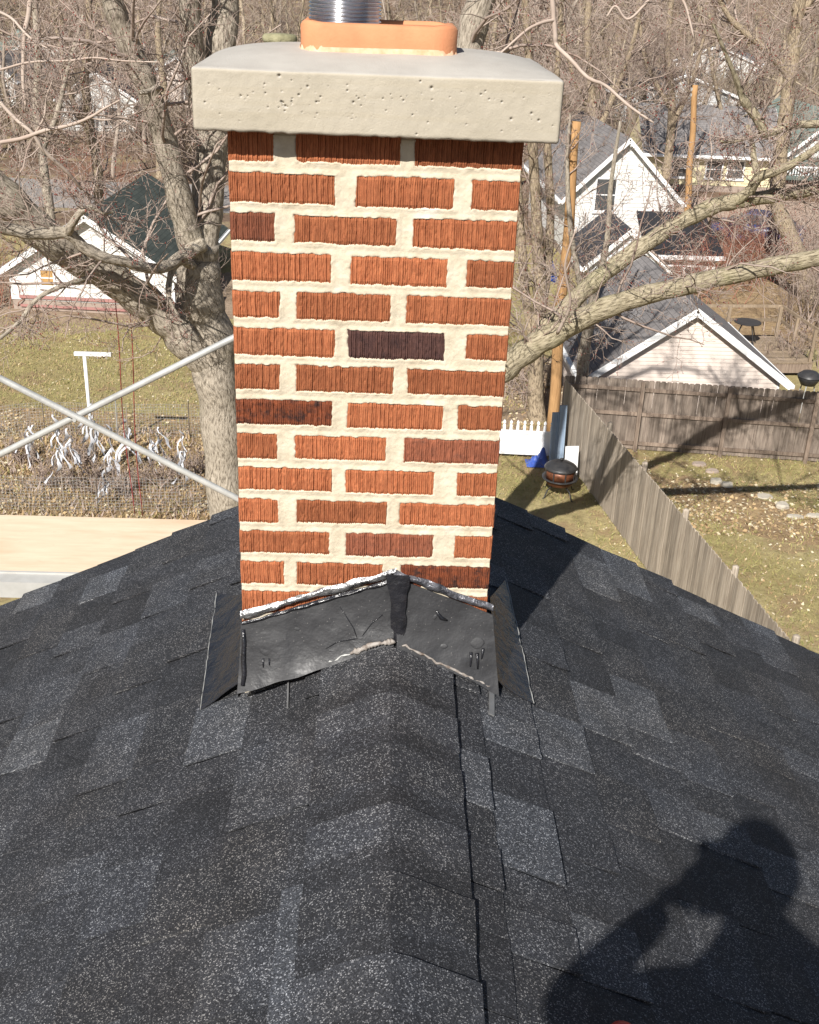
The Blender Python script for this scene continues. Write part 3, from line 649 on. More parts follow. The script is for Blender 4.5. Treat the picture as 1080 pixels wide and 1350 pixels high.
wv = 0.5+0.5*np.array([vnoise(np.array([k*1.0]), np.array([0.5]), 51, .35)[0]*2-1 for k in range(nb)])
cen = np.array([(FX0+FX1)/2, (FY0+FY1)/2]); dirn = base-cen; dirn /= np.linalg.norm(dirn, axis=1)[:, None]
for off, z in ((0.004, 1.226), (0.0025, 1.233), (0.0005, 1.0)):
    p = base+dirn*off*(0.4+wv[:, None]); q = np.zeros((nb+1, 3)); q[:-1, :2] = p; q[-1, :2] = p[0]
    zz = z if z > 1.1 else 1.2325; q[:-1, 2] = zz+(np.clip(wv-.3, 0, 1)*0.014+.003*np.array([vnoise(np.array([k*1.0]), np.array([2.5]), 52, .9)[0] for k in range(nb)]) if z < 1.1 else wv*.002); q[-1, 2] = q[0, 2]; rows.append(q)
mb.grid(np.stack(rows)); mb.build('mortar_fillet', M['clay_stain'], o, smooth=True)
# corrugated stainless liner
lx0, lx1 = at(408, 20, .19)[0], at(502, 20, .19)[0]; lr = (lx1-lx0)/2; lc = (lx0+lx1)/2
nt_, ns = 860, 40; tt = np.linspace(0, 1, nt_); a = np.linspace(0, 2*np.pi, ns+1)
zz = 1.16+tt*0.62; Zg = zz[:, None]+0*a[None]; rr_ = lr+0.0018*np.sin((Zg/0.0068+a[None]/(2*np.pi))*2*np.pi)
mb = MB(); mb.grid(np.stack([lc+rr_*np.cos(a), .19+rr_*np.sin(a), Zg], -1)); mb.grid(np.stack([lc+(rr_-.0015)*np.cos(a), .19+(rr_-.0015)*np.sin(a), Zg], -1), 0, True)
mb.build('flue_liner', M['steel'], chim, smooth=True)

# ------------------------------------------------------------------ flashing
fl = MB()
def patchquad(c00, c10, c11, c01, n, m, fn):
    a, b = np.meshgrid(np.linspace(0, 1, n), np.linspace(0, 1, m), indexing='xy')
    V = (np.array(c00)*((1-a)*(1-b))[..., None]+np.array(c10)*(a*(1-b))[..., None]+np.array(c11)*(a*b)[..., None]+np.array(c01)*((1-a)*b)[..., None])
    return V+fn(a, b, V)
def sheet(V, thick, parent, name, mat, smooth=True, flip=False):
    V2 = V.copy(); V2[..., 1] += thick; mb = MB(); mb.grid(V, 0, flip); mb.grid(V2, 0, not flip)
    for e1, e2 in ((V[0], V2[0]), (V[-1], V2[-1]), (V[:, 0], V2[:, 0]), (V[:, -1], V2[:, -1])): mb.grid(np.stack([e1, e2]))
    return mb.build(name, mat, parent, smooth)
def apron_fn(seed):
    def fn(a, b, V):
        o = np.zeros(V.shape); x, z = V[..., 0], V[..., 2]
        o[..., 1] = -0.010*(vnoise(x+3, z+3, seed, 11)-.5)-0.004*(vnoise(x+3, z+3, seed+1, 34)-.5)-0.022*(1-b)**3
        o[..., 2] = (0.006*(vnoise(x+3, z*0+2, seed+2, 20)-.5))*(1-b)
        return o
    return fn
yA = -0.020
pL0, pLP, pLT, pPT = at(314, 908, -.045), at(519, 845, -.03), at(318, 822, -.016), at(519, 762, -.016)
apL = sheet(patchquad(pL0, pLP, pPT, pLT, 60, 26, apron_fn(61)), 0.002, chim, 'front_flashing', M['tar'])
pR0, pRT = at(657, 908, -.035), at(650, 812, -.014)
apR = sheet(patchquad(at(523, 847, -.03), pR0, pRT, at(523, 762, -.016), 46, 26, apron_fn(71)), 0.002, chim, 'front_flashing', M['tar'])
# sealed joint where the two aprons meet at the ridge
mb = MB(); V = patchquad(at(517, 848, -.038), at(534, 852, -.040), at(537, 758, -.024), at(513, 756, -.024), 8, 22, lambda a, b, V: np.stack([0.005*(vnoise(a*.6+1, b*9+1, 78, 1.3)-.5)+.004*(a-.5)*np.exp(-((b-.9)/.1)**2)*3, -0.0035*np.sin(a*np.pi)-0.003*vnoise(a*5+1, b*9+1, 77, 1.3), 0*a], -1))
mb.grid(V); mb.build('sealed_joint', M['wet_tar'], chim, smooth=True)
# taped upper edges
def tape(p0, p1, w, yoff, seed, name, mat):
    a_, b_ = np.meshgrid(np.linspace(0, 1, 70), np.linspace(0, 1, 7), indexing='xy'); P0, P1 = at(*p0, yoff), at(*p1, yoff)
    V = P0+(P1-P0)*a_[..., None]; x = V[..., 0]
    wob = 0.006*(vnoise(x+4, 0*x+1, seed, 28)-.5); V = V+np.stack([0*x, -0.006*np.sin(b_*np.pi)-0.005*(vnoise(x+4, b_+1, seed+1, 60)-.5), (b_-.5)*w*(0.75+.5*vnoise(x+4, 0*x+3, seed+2, 22))+wob], -1)
    mb = MB(); mb.grid(V); return mb.build(name, mat, chim, smooth=True)
tape((317, 812), (522, 754), 0.020, -.014, 81, 'silver_tape', M['foil'])
tape((319, 822), (520, 764), 0.008, -.019, 84, 'tar_bead', M['wet_tar'])
tape((519, 755), (650, 802), 0.018, -.014, 87, 'tarred_tape', M['foil_dark'])
# caulk and tan wood showing along the lower edge
def edge_bead(pts, seed, mat, rad=0.0045):
    P = []; r = np.random.default_rng(seed)
    for (a0, b0) in zip(pts[:-1], pts[1:]):
        for k in range(14): P.append(np.array(a0)+(np.array(b0)-np.array(a0))*k/14)
    P = np.array([at(q[0], q[1]+r.normal(0, .8), -.052) for q in P]); mb = MB(); mb.tube(P, rad*(0.5+r.random(len(P))), 6); return mb.build('caulk_bead', mat, chim, smooth=True)
edge_bead([(314, 911), (400, 884), (470, 860)], 1, M['galv'], 0.0022); edge_bead([(462, 862), (490, 850), (521, 845)], 2, M['caulk'], 0.0055); edge_bead([(530, 850), (600, 884), (650, 906)], 3, M['caulk'], 0.0026)
# drips and cracks in the sealer
def blob(pts, rads, yoff, flat=0.4):
    ob = apL if pts[0][0] < 520 else apR; W = np.array([v.co for v in ob.data.vertices]); W = W[:len(W)//2] if False else W
    dd = (W-CAM); zz_ = dd @ _F; uu = 540+FP*(dd @ RIGHT)/zz_; vv_ = 675-FP*(dd @ UP)/zz_
    P = []
    for q in pts:
        k_ = np.argsort((uu-q[0])**2+(vv_-q[1])**2)[:3]; P.append(at(*q, W[k_, 1].min()-.0012))
    P = np.array(P); mb = MB(); mb.tube(P, np.array(rads)*1.5+.0004, 8); mb.build('tar_drip', M['wet_tar'], apL if pts[0][0] < 520 else apR, smooth=True)
def sag(px_, py_, rx, rz, ob):
    W = np.array([v.co for v in ob.data.vertices]); dd = (W-CAM); zz_ = dd @ _F; uu = 540+FP*(dd @ RIGHT)/zz_; vv_ = 675-FP*(dd @ UP)/zz_
    k_ = np.argsort((uu-px_)**2+(vv_-py_)**2)[:3]; c_ = at(px_, py_, W[k_, 1].min()+.0009); th = np.linspace(0, math.pi, 9); mb = MB(); mb.lathe([(max(math.sin(q), 1e-4), -math.cos(q)) for q in th], sides=18)
    V = mb.v[0]; V = np.stack([V[:, 0]*rx*(1-.35*np.clip(-V[:, 2], 0, 1)), V[:, 1]*.0020, V[:, 2]*rz], -1)+c_+np.stack([0*V[:, 0], .35*V[:, 2]*rz, 0*V[:, 0]], -1); mb.v = [V]; mb.build('sealer_sag', M['tar'], ob, smooth=True)
sag(351, 857, .016, .013, apL); sag(392, 828, .010, .006, apL); sag(440, 858, .014, .005, apL); sag(629, 848, .017, .013, apR); sag(572, 812, .009, .008, apR); sag(585, 852, .010, .006, apR)
blob([(347, 868), (347, 874), (347, 880)], [.0014, .001, .0004], -.026); blob([(355, 868), (355, 873), (355, 877)], [.0012, .0008, .0003], -.026)
blob([(621, 860), (621, 870), (620, 879)], [.0024, .0016, .0008], -.026); blob([(629, 861), (630, 872), (630, 882)], [.0026, .0018, .0008], -.026); blob([(637, 855), (636, 863), (635, 869)], [.002, .0014, .0006], -.026)
blob([(448, 800), (458, 815), (466, 828), (471, 842)], [.0001, .0004, .0004, .0001], -.026); blob([(430, 855), (445, 846), (470, 842)], [.0001, .0004, .0002], -.030); blob([(505, 810), (490, 822), (478, 838)], [.0001, .0003, .0002], -.026)
blob([(321, 830), (322, 850), (321, 870), (322, 890), (320, 904)], [.0025, .0034, .0036, .0034, .0028], -.032); blob([(575, 805), (582, 815), (590, 818)], [.001, .003, .001], -.025)
# base flashing plates lying on the slopes beside the chimney, with their upstands
def side_plate(side, quad, seed):
    n_ = np.array([side*SN, 0, CS]); c = [roofp(*q, side) for q in quad]
    a, b = np.meshgrid(np.linspace(0, 1, 10), np.linspace(0, 1, 34), indexing='xy')
    V = (c[0]*((1-a)*(1-b))[..., None]+c[1]*(a*(1-b))[..., None]+c[2]*(a*b)[..., None]+c[3]*((1-a)*b)[..., None])
    lift = 0.0145+0.016*a**2+0.006*(vnoise(V[..., 0]+3, V[..., 1]+3, seed, 22)-.5)
    V = V+n_*lift[..., None]; mb = MB(); mb.grid(V, 0, side < 0); V2 = V-n_*0.002; mb.grid(V2, 0, side > 0)
    mb.grid(np.stack([V[:, 0], V2[:, 0]])); mb.grid(np.stack([V[0], V2[0]])); mb.grid(np.stack([V[-1], V2[-1]]))
    o = mb.build('side_flashing', M['wet_tar'], chim, smooth=True)
    mb = MB(); r = np.random.default_rng(seed); E_ = V[:, 0]; mb.tube(E_+r.normal(0, .0006, E_.shape), 0.0013*(0.3+r.random(len(E_))), 5); mb.build('plate_edge', M['galv'], o)
    x = CX0-.006 if side < 0 else CX1+.006
    yy = np.linspace(-.012, CY1+.02, 26); lo = np.array([-abs(x)*TS-.02 for _ in yy]); up_ = np.array([-abs(x)*TS+.125+.012*math.sin(q*40+seed) for q in yy])
    Vw = np.stack([np.stack([0*yy+x+.010*side, yy, lo], -1), np.stack([0*yy+x+side*.004+side*.003*np.sin(yy*60), yy, (lo+up_)/2], -1), np.stack([0*yy+x+.001*side, yy, up_], -1)])
    mb = MB(); mb.grid(Vw, 0, side > 0); Vi = Vw.copy(); Vi[..., 0] -= side*.0015; mb.grid(Vi, 0, side < 0); mb.build('side_upstand', M['tar'], chim, smooth=True)
side_plate(-1, [(268, 941), (322, 912), (332, 796), (289, 787)], 91)
side_plate(1, [(700, 933), (646, 908), (638, 800), (664, 768)], 95)

# lump left on the back edge of the cap
p = at(369, 56, .40); mb = MB(); mb.lathe([(0.0, -0.006), (.033, -.006), (.037, .0), (.037, .007), (.032, .012), (.012, .0135), (0.0, .013)], (0, 0, 0), 22, sx=1.0, sy=.8)
tag(mb.build('mortar_lump', M['lichen'], None, True, (p[0], p[1], 1.228)), 'small round grey-green lump lying on the back of the concrete cap left of the flue', 'mortar lump')

# ================================================================== SCAFFOLD, FENCES AND YARD THINGS
# scaffold plank: plywood deck in aluminium rails
PZ = -0.90; py0, py1 = 1.80, 2.37; px0, px1 = -3.0, -0.30
pl = thing('scaffold_plank', 'plywood scaffold plank with aluminium side rails just below the left roof edge', 'scaffold plank', (px0, py0, PZ))
mb = MB(); mb.box(0, px1-px0, 0.058, py1-py0, -0.012, 0.0); mb.build('plywood_deck', M['ply'], pl)
for nm, a, b in (('side_rail', -.03, 0.054), ('side_rail', py1-py0-.028, py1-py0-.002)):
    mb = MB(); mb.box(0, px1-px0, a, b, -0.07, 0.001 if a < 0 else -.0125)
    if a < 0: mb.box(0, px1-px0, b-.012, b, 0.001, 0.007); mb.build(nm, M['alu'], pl)
for k in range(5):
    mb = MB(); x = 0.15+k*0.6; mb.box(x, x+.04, .055, py1-py0-.03, -.06, -.013); mb.build('cross_member', M['alu'], pl)
# scaffold end frame hidden behind the chimney and the two crossed braces
def rod(name, a, b, r, mat, parent, flat=True, loc0=(0, 0, 0)):
    a, b = np.array(a)-np.array(loc0), np.array(b)-np.array(loc0); d = (b-a)/np.linalg.norm(b-a); mb = MB()
    P = [a, a+d*.05, a+d*.07, a+(b-a)*.25, a+(b-a)*.5, a+(b-a)*.75, b-d*.07, b-d*.05, b]
    mb.tube(P, [r*.75, r*.75, r, r, r, r, r, r*.75, r*.75], 12); return mb.build(name, mat, parent, smooth=True)
YB_ = 2.45
A1, A2 = at(-214, 390, YB_), at(425, 714, YB_); B1, B2 = at(-225, 712, YB_+.03), at(425, 388, YB_+.03)
br = thing('scaffold_brace', 'galvanised scaffold cross brace of two crossed tubes beside the chimney', 'scaffold brace', A1)
rod('brace_tube', A1, A2, .0148, M['galv'], br, loc0=A1); rod('brace_tube', B1+[0, .012, 0], B2+[0, .012, 0], .0148, M['galv'], br, loc0=A1)
cc = at(100, 551, YB_+.012)-A1; mb = MB(); mb.lathe([(0, -.028), (.009, -.028), (.009, .028), (0, .028)], (0, 0, 0), 10); o = mb.build('pivot_bolt', M['galv'], br); o.location = cc; o.rotation_euler = (math.pi/2, 0, 0)
for nm, X in (('scaffold_frame', B2[0]), ('scaffold_frame', A1[0])):
    f_ = thing('scaffold', 'galvanised scaffold end frame standing hidden behind the chimney' if X > -1.5 else 'galvanised scaffold end frame standing outside the photo beyond the left roof edge', 'scaffold', (X, 2.1, GZ))
    top = -.02-GZ
    for yy in (-.36, .36): mb = MB(); mb.tube([(0, yy, 0.0), (0, yy, top)], .021, 10); mb.build('upright', M['galv'], f_, smooth=True)
    for k in range(1, 19):
        mb = MB(); mb.tube([(0, -.36, k*.5), (0, .36, k*.5)], .016, 8); mb.build('rung', M['galv'], f_, smooth=True)

# wooden privacy fences
def picket(h, w, t=0.016, ear=0.03):
    v = []
    for y in (0, t): v += [(0, y, 0), (w, y, 0), (w, y, h-ear), (w-ear, y, h), (ear, y, h), (0, y, h-ear)]
    f = [[5, 4, 3, 2, 1, 0], [6, 7, 8, 9, 10, 11]]+[[i, (i+1) % 6, (i+1) % 6+6, i+6] for i in range(6)]
    me = bpy.data.meshes.new('picket'); me.from_pydata(v, [], f); me.update(); return me
def fence(name, label, P0, P1, mat, railmat, face, h=1.83, pw=0.139, post_sp=2.11, first=1.0, cap_round=False, seed=1):
    """P0->P1 line; pickets stand on the line; rails and posts on the side 'face' (+1 left of travel)"""
    P0, P1 = np.array(P0, float), np.array(P1, float); d = P1-P0; Ln = float(np.hypot(*d)); ang = math.atan2(d[1], d[0])
    t = thing(name, label, 'fence', (P0[0], P0[1], GZ), ang); r = np.random.default_rng(seed)
    mes = []
    for q in range(4): m_ = picket(h, pw-0.0012); m_.materials.append(mat); mes.append(m_)
    n = int(Ln/pw)
    for k in range(n):
        o = put('picket', mes[k % 4], t, (k*pw, r.normal(0, .002), 0.03+r.normal(0, .006))); o.rotation_euler = (0, r.normal(0, .004), r.normal(0, .012))
    for zz in (0.20, 0.98, 1.62):
        x = 0
        while x < Ln-.05:
            x2 = min(x+post_sp, Ln); mb = MB(); y0 = .018 if face > 0 else -.040-.002
            mb.box(x+.003, x2-.003, y0, y0+.038, zz-.045, zz+.045); mb.build('rail', railmat, t); x = x2
    x = first
    while x < Ln:
        y0 = (.058 if face > 0 else -.135-.005)
        mb = MB()
        if cap_round: mb.lathe([(0, 0), (.06, 0), (.06, h+.06), (.056, h+.085), (.035, h+.10), (0, h+.105)], (x, y0+.05, 0), 12)
        else: mb.box(x-.048, x+.048, y0, y0+.09, 0, h+0.03)
        mb.build('post', railmat, t, smooth=False); x += post_sp
    return t
C0 = gnd(747, 502, GZ+1.83); C0[1] = 24.25; C0[0] = 4.62
fence('privacy_fence', 'brown weathered board fence with its rails and posts showing, in front of the pinkish garage', (C0[0], 24.3), (16.2, 23.05), M['fence_brown'], M['fence_rail'], -1, first=1.93, post_sp=2.11, seed=3)
fence('privacy_fence', 'silver grey board fence running diagonally from the yard corner towards the roof', (C0[0]-.02, 24.05), (6.95, 8.2), M['fence_grey'], M['fence_grey'], 1, h=1.83, pw=.142, post_sp=2.2, first=3.1, cap_round=True, seed=4)

# white vinyl picket fence
def vinyl():
    a = np.array([4.36, 23.4]); b = np.array([0.6, 23.6]); d = b-a; ln = np.hypot(*d)
    t = thing('picket_fence', 'low white vinyl picket fence between the chimney and the fire pit', 'picket fence', (a[0], a[1], GZ), math.atan2(d[1], d[0]))
    mb = MB(); h = .88
    prof = [(-.032, 0), (.032, 0), (.032, h-.115), (.012, h-.10), (.012, h-.085), (.034, h-.06), (.030, h-.025), (0, h+.02), (-.030, h-.025), (-.034, h-.06), (-.012, h-.085), (-.012, h-.10), (-.032, h-.115)]
    n = len(prof); V = [(x, y, z) for y in (0, .03) for x, z in prof]
    me = bpy.data.meshes.new('picket'); me.from_pydata(V, [], [list(range(n-1, -1, -1)), list(range(n, 2*n))]+[[i, (i+1) % n, (i+1) % n+n, i+n] for i in range(n)][::1]); me.materials.append(M['vinyl'])
    k = 0
    while k*.165 < ln-.06: put('picket', me, t, (.08+k*.165, 0, .08)); k += 1
    mb = MB(); mb.box(0, ln, .032, .07, .12, .64); mb.build('panel', M['vinyl'], t)
    for zz in (.10, .64): mb = MB(); mb.box(0, ln, .030, .085, zz, zz+.08); mb.build('rail', M['vinyl'], t)
    for x in (0, 1.95): mb = MB(); mb.box(x-.11, x-.002, -.01, .11, 0, 1.02); mb.build('post', M['vinyl'], t)
vinyl()

# utility poles
def pole(name, label, foot, top, r0, r1, mat, wires=None, arm=False):
    foot, top = np.array(foot), np.array(top); t = thing(name, label, 'utility pole', foot); d = top-foot
    mb = MB(); n = 14; rr = np.random.default_rng(3); P = [d*k/(n-1)+np.array([0.03*math.sin(k*.9), 0, 0])*(0 < k < n-1) for k in range(n)]
    mb.tube(P, np.linspace(r0, r1, n), 12, uv=False); mb.build('shaft', mat, t, smooth=True)
    for f_ in (.97, .93): 
        mb = MB(); mb.box(d[0]*f_-.2, d[0]*f_-.12, d[1]*f_-.05, d[1]*f_+.05, d[2]*f_-.06, d[2]*f_+.06); mb.build('bracket', M['galv'], t)
    return t
PT = at(760, 160, 25.2); PF = gnd(729, 588); PF[1] = 25.0; PF[0] = 4.55
pole('utility_pole', 'orange-brown timber utility pole standing behind the fence corner', PF, PT, .15, .115, M['pole'])
P2 = gnd(905, 292); pole('utility_pole', 'slim orange-brown utility pole by the yellow house', P2, at(917, 112, P2[1]+.1), .17, .13, M['pole'])

# fire pit with domed lid on a stand
fp = gnd(737, 652); fp[0] += -.02
t = thing('fire_pit', 'round copper-brown fire pit with dark domed lid by the grey fence', 'fire pit', fp); t.scale = (.88, .88, .88)
mb = MB(); mb.lathe([(0, .26), (.20, .27), (.33, .33), (.385, .43), (.40, .50), (.39, .50), (.37, .43), (0, .30)], sides=28); mb.build('bowl', M['copper'], t, smooth=True)
mb = MB(); mb.lathe([(.375, .50), (.385, .50), (.385, .76), (.375, .76)], sides=28); mb.build('screen', M['copper'], t, smooth=True)
for k in range(8):
    a = k*math.pi/4+.2; mb = MB(); mb.bar((.392*math.cos(a), .392*math.sin(a), .49), (.392*math.cos(a), .392*math.sin(a), .77), .03, .02, (math.cos(a), math.sin(a), 0)); mb.build('screen_bar', M['black_metal'], t)
mb = MB(); mb.lathe([(.43, .765), (.435, .775), (.39, .83), (.28, .90), (.12, .945), (0, .955)], sides=28); lid = mb.build('lid', M['black_metal'], t, smooth=True)
mb = MB(); mb.lathe([(0, .95), (.03, .955), (.03, .99), (.045, 1.0), (.04, 1.03), (0, 1.035)], sides=12); mb.build('lid_knob', M['black_metal'], lid, smooth=True)
mb = MB(); mb.lathe([(.40, .49), (.47, .49), (.47, .515), (.40, .515)], sides=28); mb.build('rim', M['black_metal'], t, smooth=True)
for k in range(4):
    a = k*math.pi/2+.6; ca, sa = math.cos(a), math.sin(a); mb = MB()
    mb.tube([(.25*ca, .25*sa, .30), (.40*ca, .40*sa, .22), (.46*ca, .46*sa, .10), (.50*ca, .50*sa, .015), (.56*ca, .56*sa, .015)], .018, 7); mb.build('leg', M['black_metal'], t, smooth=True)
# boards leaning on the fence, a blue tarp
for k, (px_, dy, hh, lab) in enumerate(((727, 0.0, 1.30, 'left narrower blue-grey board leaning on the fence corner behind the fire pit'), (736, .06, 1.48, 'taller right blue-grey board leaning on the fence corner behind the fire pit'))):
    p = gnd(px_+2, 615); o_ = thing('leaning_board', lab, 'board', p, .15, 'boards leaning in the fence corner')
    mb = MB(); mb.obox((0, .12, hh/2), (.09, 0, 0), (0, .016, 0), (.03, .15, hh/2)); mb.build('face', M['blue_board'], o_)
    mb = MB(); mb.obox((-.062, .10, hh/2), (.02, 0, 0), (0, .022, 0), (.03, .15, hh/2)); mb.build('batten', M['blue_board'], o_)
    mb = MB(); mb.obox((.062, .10, hh/2), (.02, 0, 0), (0, .022, 0), (.03, .15, hh/2)); mb.build('batten', M['blue_board'], o_)
a_, b_ = np.meshgrid(np.linspace(0, 1, 22), np.linspace(0, 1, 16)); p = gnd(708, 612)
Zt = .03+.34*vnoise(a_*7, b_*6, 61, 1.0)*np.sin(a_*math.pi)*np.sin(b_*math.pi)+.35*np.exp(-((a_-.75)/.18)**2-((b_-.7)/.2)**2)
mb = MB(); mb.grid(np.stack([(a_-.5)*.55, (b_-.5)*.5, Zt*.8], -1)); tag(mb.build('tarp', M['blue_tarp'], None, True, p), 'crumpled blue tarp at the foot of the white picket fence', 'tarp')
p = gnd(752, 640); p[1] += .2; mb = MB(); mb.obox((0, 0, .45), (.16, .02, 0), (0, .012, 0), (.0, .10, .42)); tag(mb.build('leaning_sheet', M['vinyl'], None, False, p), 'white panel leaning behind the fire pit lid', 'panel')
# stones of the flower bed
def stone_mesh(sx, sy, sz, seed):
    r = np.random.default_rng(seed); P = []
    for k in range(5):
        zz = (0, .25, .7, .95, 1)[k]; rad = (.92, 1, .97, .85, 0)[k]
        for i in range(9):
            a = 2*math.pi*i/9; q = (abs(math.cos(a))**2.6+abs(math.sin(a))**2.6)**(-1/2.6)
            P.append((sx*rad*q*math.cos(a)*(1+.06*r.normal()), sy*rad*q*math.sin(a)*(1+.06*r.normal()), sz*zz+(r.normal(0, .05*sz) if 0 < k < 4 else 0)))
    mb = MB(); i = np.arange(4)[:, None]*9; j = np.arange(9)[None]; j2 = (j+1) % 9; mb.add(P, np.stack([i+j, i+j2, i+9+j2, i+9+j], -1).reshape(-1, 4)); return mb
for k, (px_, py_, sx, sy, sz, lab) in enumerate(((922, 613, .18, .13, .08, 'flat bluish stone farthest back in the leaf-strewn flower bed'), (939, 622, .17, .12, .07, 'flat bluish stone second from the back of the flower bed'),
        (944, 637, .15, .12, .13, 'square pale block left of its twin in the flower bed'), (958, 641, .14, .12, .11, 'pale block right of its taller twin in the flower bed'),
        (1031, 669, .15, .14, .12, 'grey stone with a flat top by the lower edge of the flower bed'), (1008, 655, .20, .16, .05, 'low tan stone half buried in leaves of the flower bed'),
        (1048, 682, .20, .09, .07, 'left pale edging stone at the front of the flower bed'), (1074, 681, .20, .09, .07, 'right pale edging stone at the front of the flower bed'))):
    p = gnd(px_, py_); tag(stone_mesh(sx, sy, sz, 70+k).build('garden_stone', M['stone'] if k > 1 else M['foundation'], None, False, p-[0, 0, .015]), lab, 'stone', 'stones of the flower bed')

# clothes-line post
p = gnd(124, 608); t = thing('clothesline_post', 'white T-shaped clothesline post on the left lawn', 'clothesline post', p)
hz_ = at(122, 469, p[1])[2]-GZ; xa, xb = at(98, 466, p[1])[0]-p[0], at(147, 471, p[1])[0]-p[0]
mb = MB(); mb.tube([(0, 0, 0), (0, 0, hz_)], .04, 10); mb.build('post', M['white'], t, smooth=True)
mb = MB(); mb.box(xa, xb, -.04, .04, hz_+.001, hz_+.08); mb.build('crossbar', M['white'], t)
for k in range(4): mb = MB(); x = xa+.1+k*(xb-xa-.2)/3; mb.tube([(x, 0, hz_+.0), (x, -.03, hz_-.06), (x+.02, -.03, hz_-.05)], .007, 5); mb.build('hook', M['galv'], t)

# stakes with white plastic strips in the winter garden
ribr = np.random.default_rng(17)
stakes = [(46, 632, 542, 3, 'white plastic strips hanging from the stake at the far left of the winter garden'), (84, 660, 535, 5, 'long tangle of white plastic strips looped down a stake behind the brace crossing'), (98, 640, 560, 3, 'small white plastic strips on the stake right behind the brace crossing'),
          (128, 628, 528, 5, 'white plastic strips spread wide on the stake below the clothesline post'), (150, 640, 555, 3, 'white plastic strips on the stake just left of the red ropes'), (171, 622, 540, 4, 'white plastic wrapped high on the stake at the red ropes'), (143, 668, 610, 2, 'low pair of white plastic strips near the front garden wire'),
          (212, 618, 555, 2, 'short white plastic strips on the stake right of the red ropes'), (243, 648, 560, 3, 'white plastic strips on the tall stake nearest the tree trunk'), (201, 625, 570, 2, 'drooping white plastic on the bent stake in the middle of the bed')]
for k, (px_, pyb, pyt, n, lab) in enumerate(stakes):
    p = gnd(px_, pyb); h = max(.5, at(px_, pyt, p[1])[2]-GZ); t = thing('garden_stake', lab, 'garden stake', p, 0, 'plastic-hung stakes of the winter garden')
    mb = MB(); mb.tube([(0, 0, 0), (.01, 0, h*.5), (.03*ribr.normal(), .02, h)], .012, 6); mb.build('stake', M['branch'], t)
    for q in range(n+3):
        zt = h*ribr.uniform(.45, 1.0); ln = ribr.uniform(.3, .65)*min(h, 1.2); sx = ribr.uniform(-.34, .34); m_ = 9; u = np.linspace(0, 1, m_)
        c = np.stack([sx*u**1.3+.04*np.sin(u*9+q), -.06*u+.05*np.sin(u*6+q), np.maximum(zt-ln*u**1.2, .03)], -1); w = ribr.uniform(.020, .046)*(1+.5*np.sin(u*7+q))
        a = ribr.uniform(0, 3.1); tw = np.stack([np.cos(a+u*2), np.sin(a+u*2), .35*np.sin(u*11+q)], -1)*w[:, None]
        mb = MB(); mb.grid(np.stack([c-tw, c+.012*np.sin(u*20)[:, None], c+tw], 1)); mb.build('plastic_strip', M['plastic_strip'], t, smooth=True)
# wire fence round the winter garden
def wirefence(pts, label, h=.95, name='wire_fence'):
    P = [gnd(*q) for q in pts]; t = thing(name, label, 'wire fence', P[0]); W = MB()
    for a, b in zip(P[:-1], P[1:]):
        n = max(1, int(np.linalg.norm(b-a)/1.6))
        for k in range(n+1):
            q = a+(b-a)*k/n-P[0]; mb = MB(); mb.tube([q, q+[0.01, 0, h+.1]], .014, 6); mb.build('wire_post', M['galv'] if k % 2 else M['branch'], t)
        d = b-a; ln = np.linalg.norm(d)
        for z in np.arange(.05, h+.01, .075): q = np.array([a-P[0]+d*s+[0, 0, z+.02*math.sin(s*9)] for s in np.linspace(0, 1, 8)]); W.tube(q, .0035, 3, cap=False)
        for s in np.arange(0, ln, .075): q = a-P[0]+d*s/ln; W.tube([q+[0, 0, .03], q+[0, 0, h]], .0035, 3, cap=False)
    tag(W.build('wire_mesh', M['wire'], t), kind='stuff')
wirefence([(-60, 585), (60, 575), (250, 578), (300, 580)], 'wire mesh fence along the lawn side of the winter garden', .9)
wirefence([(-40, 672), (130, 676), (300, 676)], 'wire mesh fence along the house side of the winter garden', .85)
# red ropes hanging from the limb
tr = at(166, 360, 16.6); 
for k, (q0, q1, lab) in enumerate((((166, 352), (187, 676), 'right one of two thin red ropes hanging from the tree limb'), ((150, 395), (176, 676), 'left shorter one of two thin red ropes hanging from the tree limb'))):
    a, b = at(*q0, 16.5), gnd(*q1); b[1] = 18.9; b = at(q1[0], q1[1]+4, 18.9); P = [a+(b-a)*s+np.array([.03*math.sin(s*7+k), 0, 0]) for s in np.linspace(0, 1, 14)]
    mb = MB(); mb.tube(P, .010, 5); tag(mb.build('rope', M['rope'], None, True), lab, 'rope', 'red ropes from the tree')

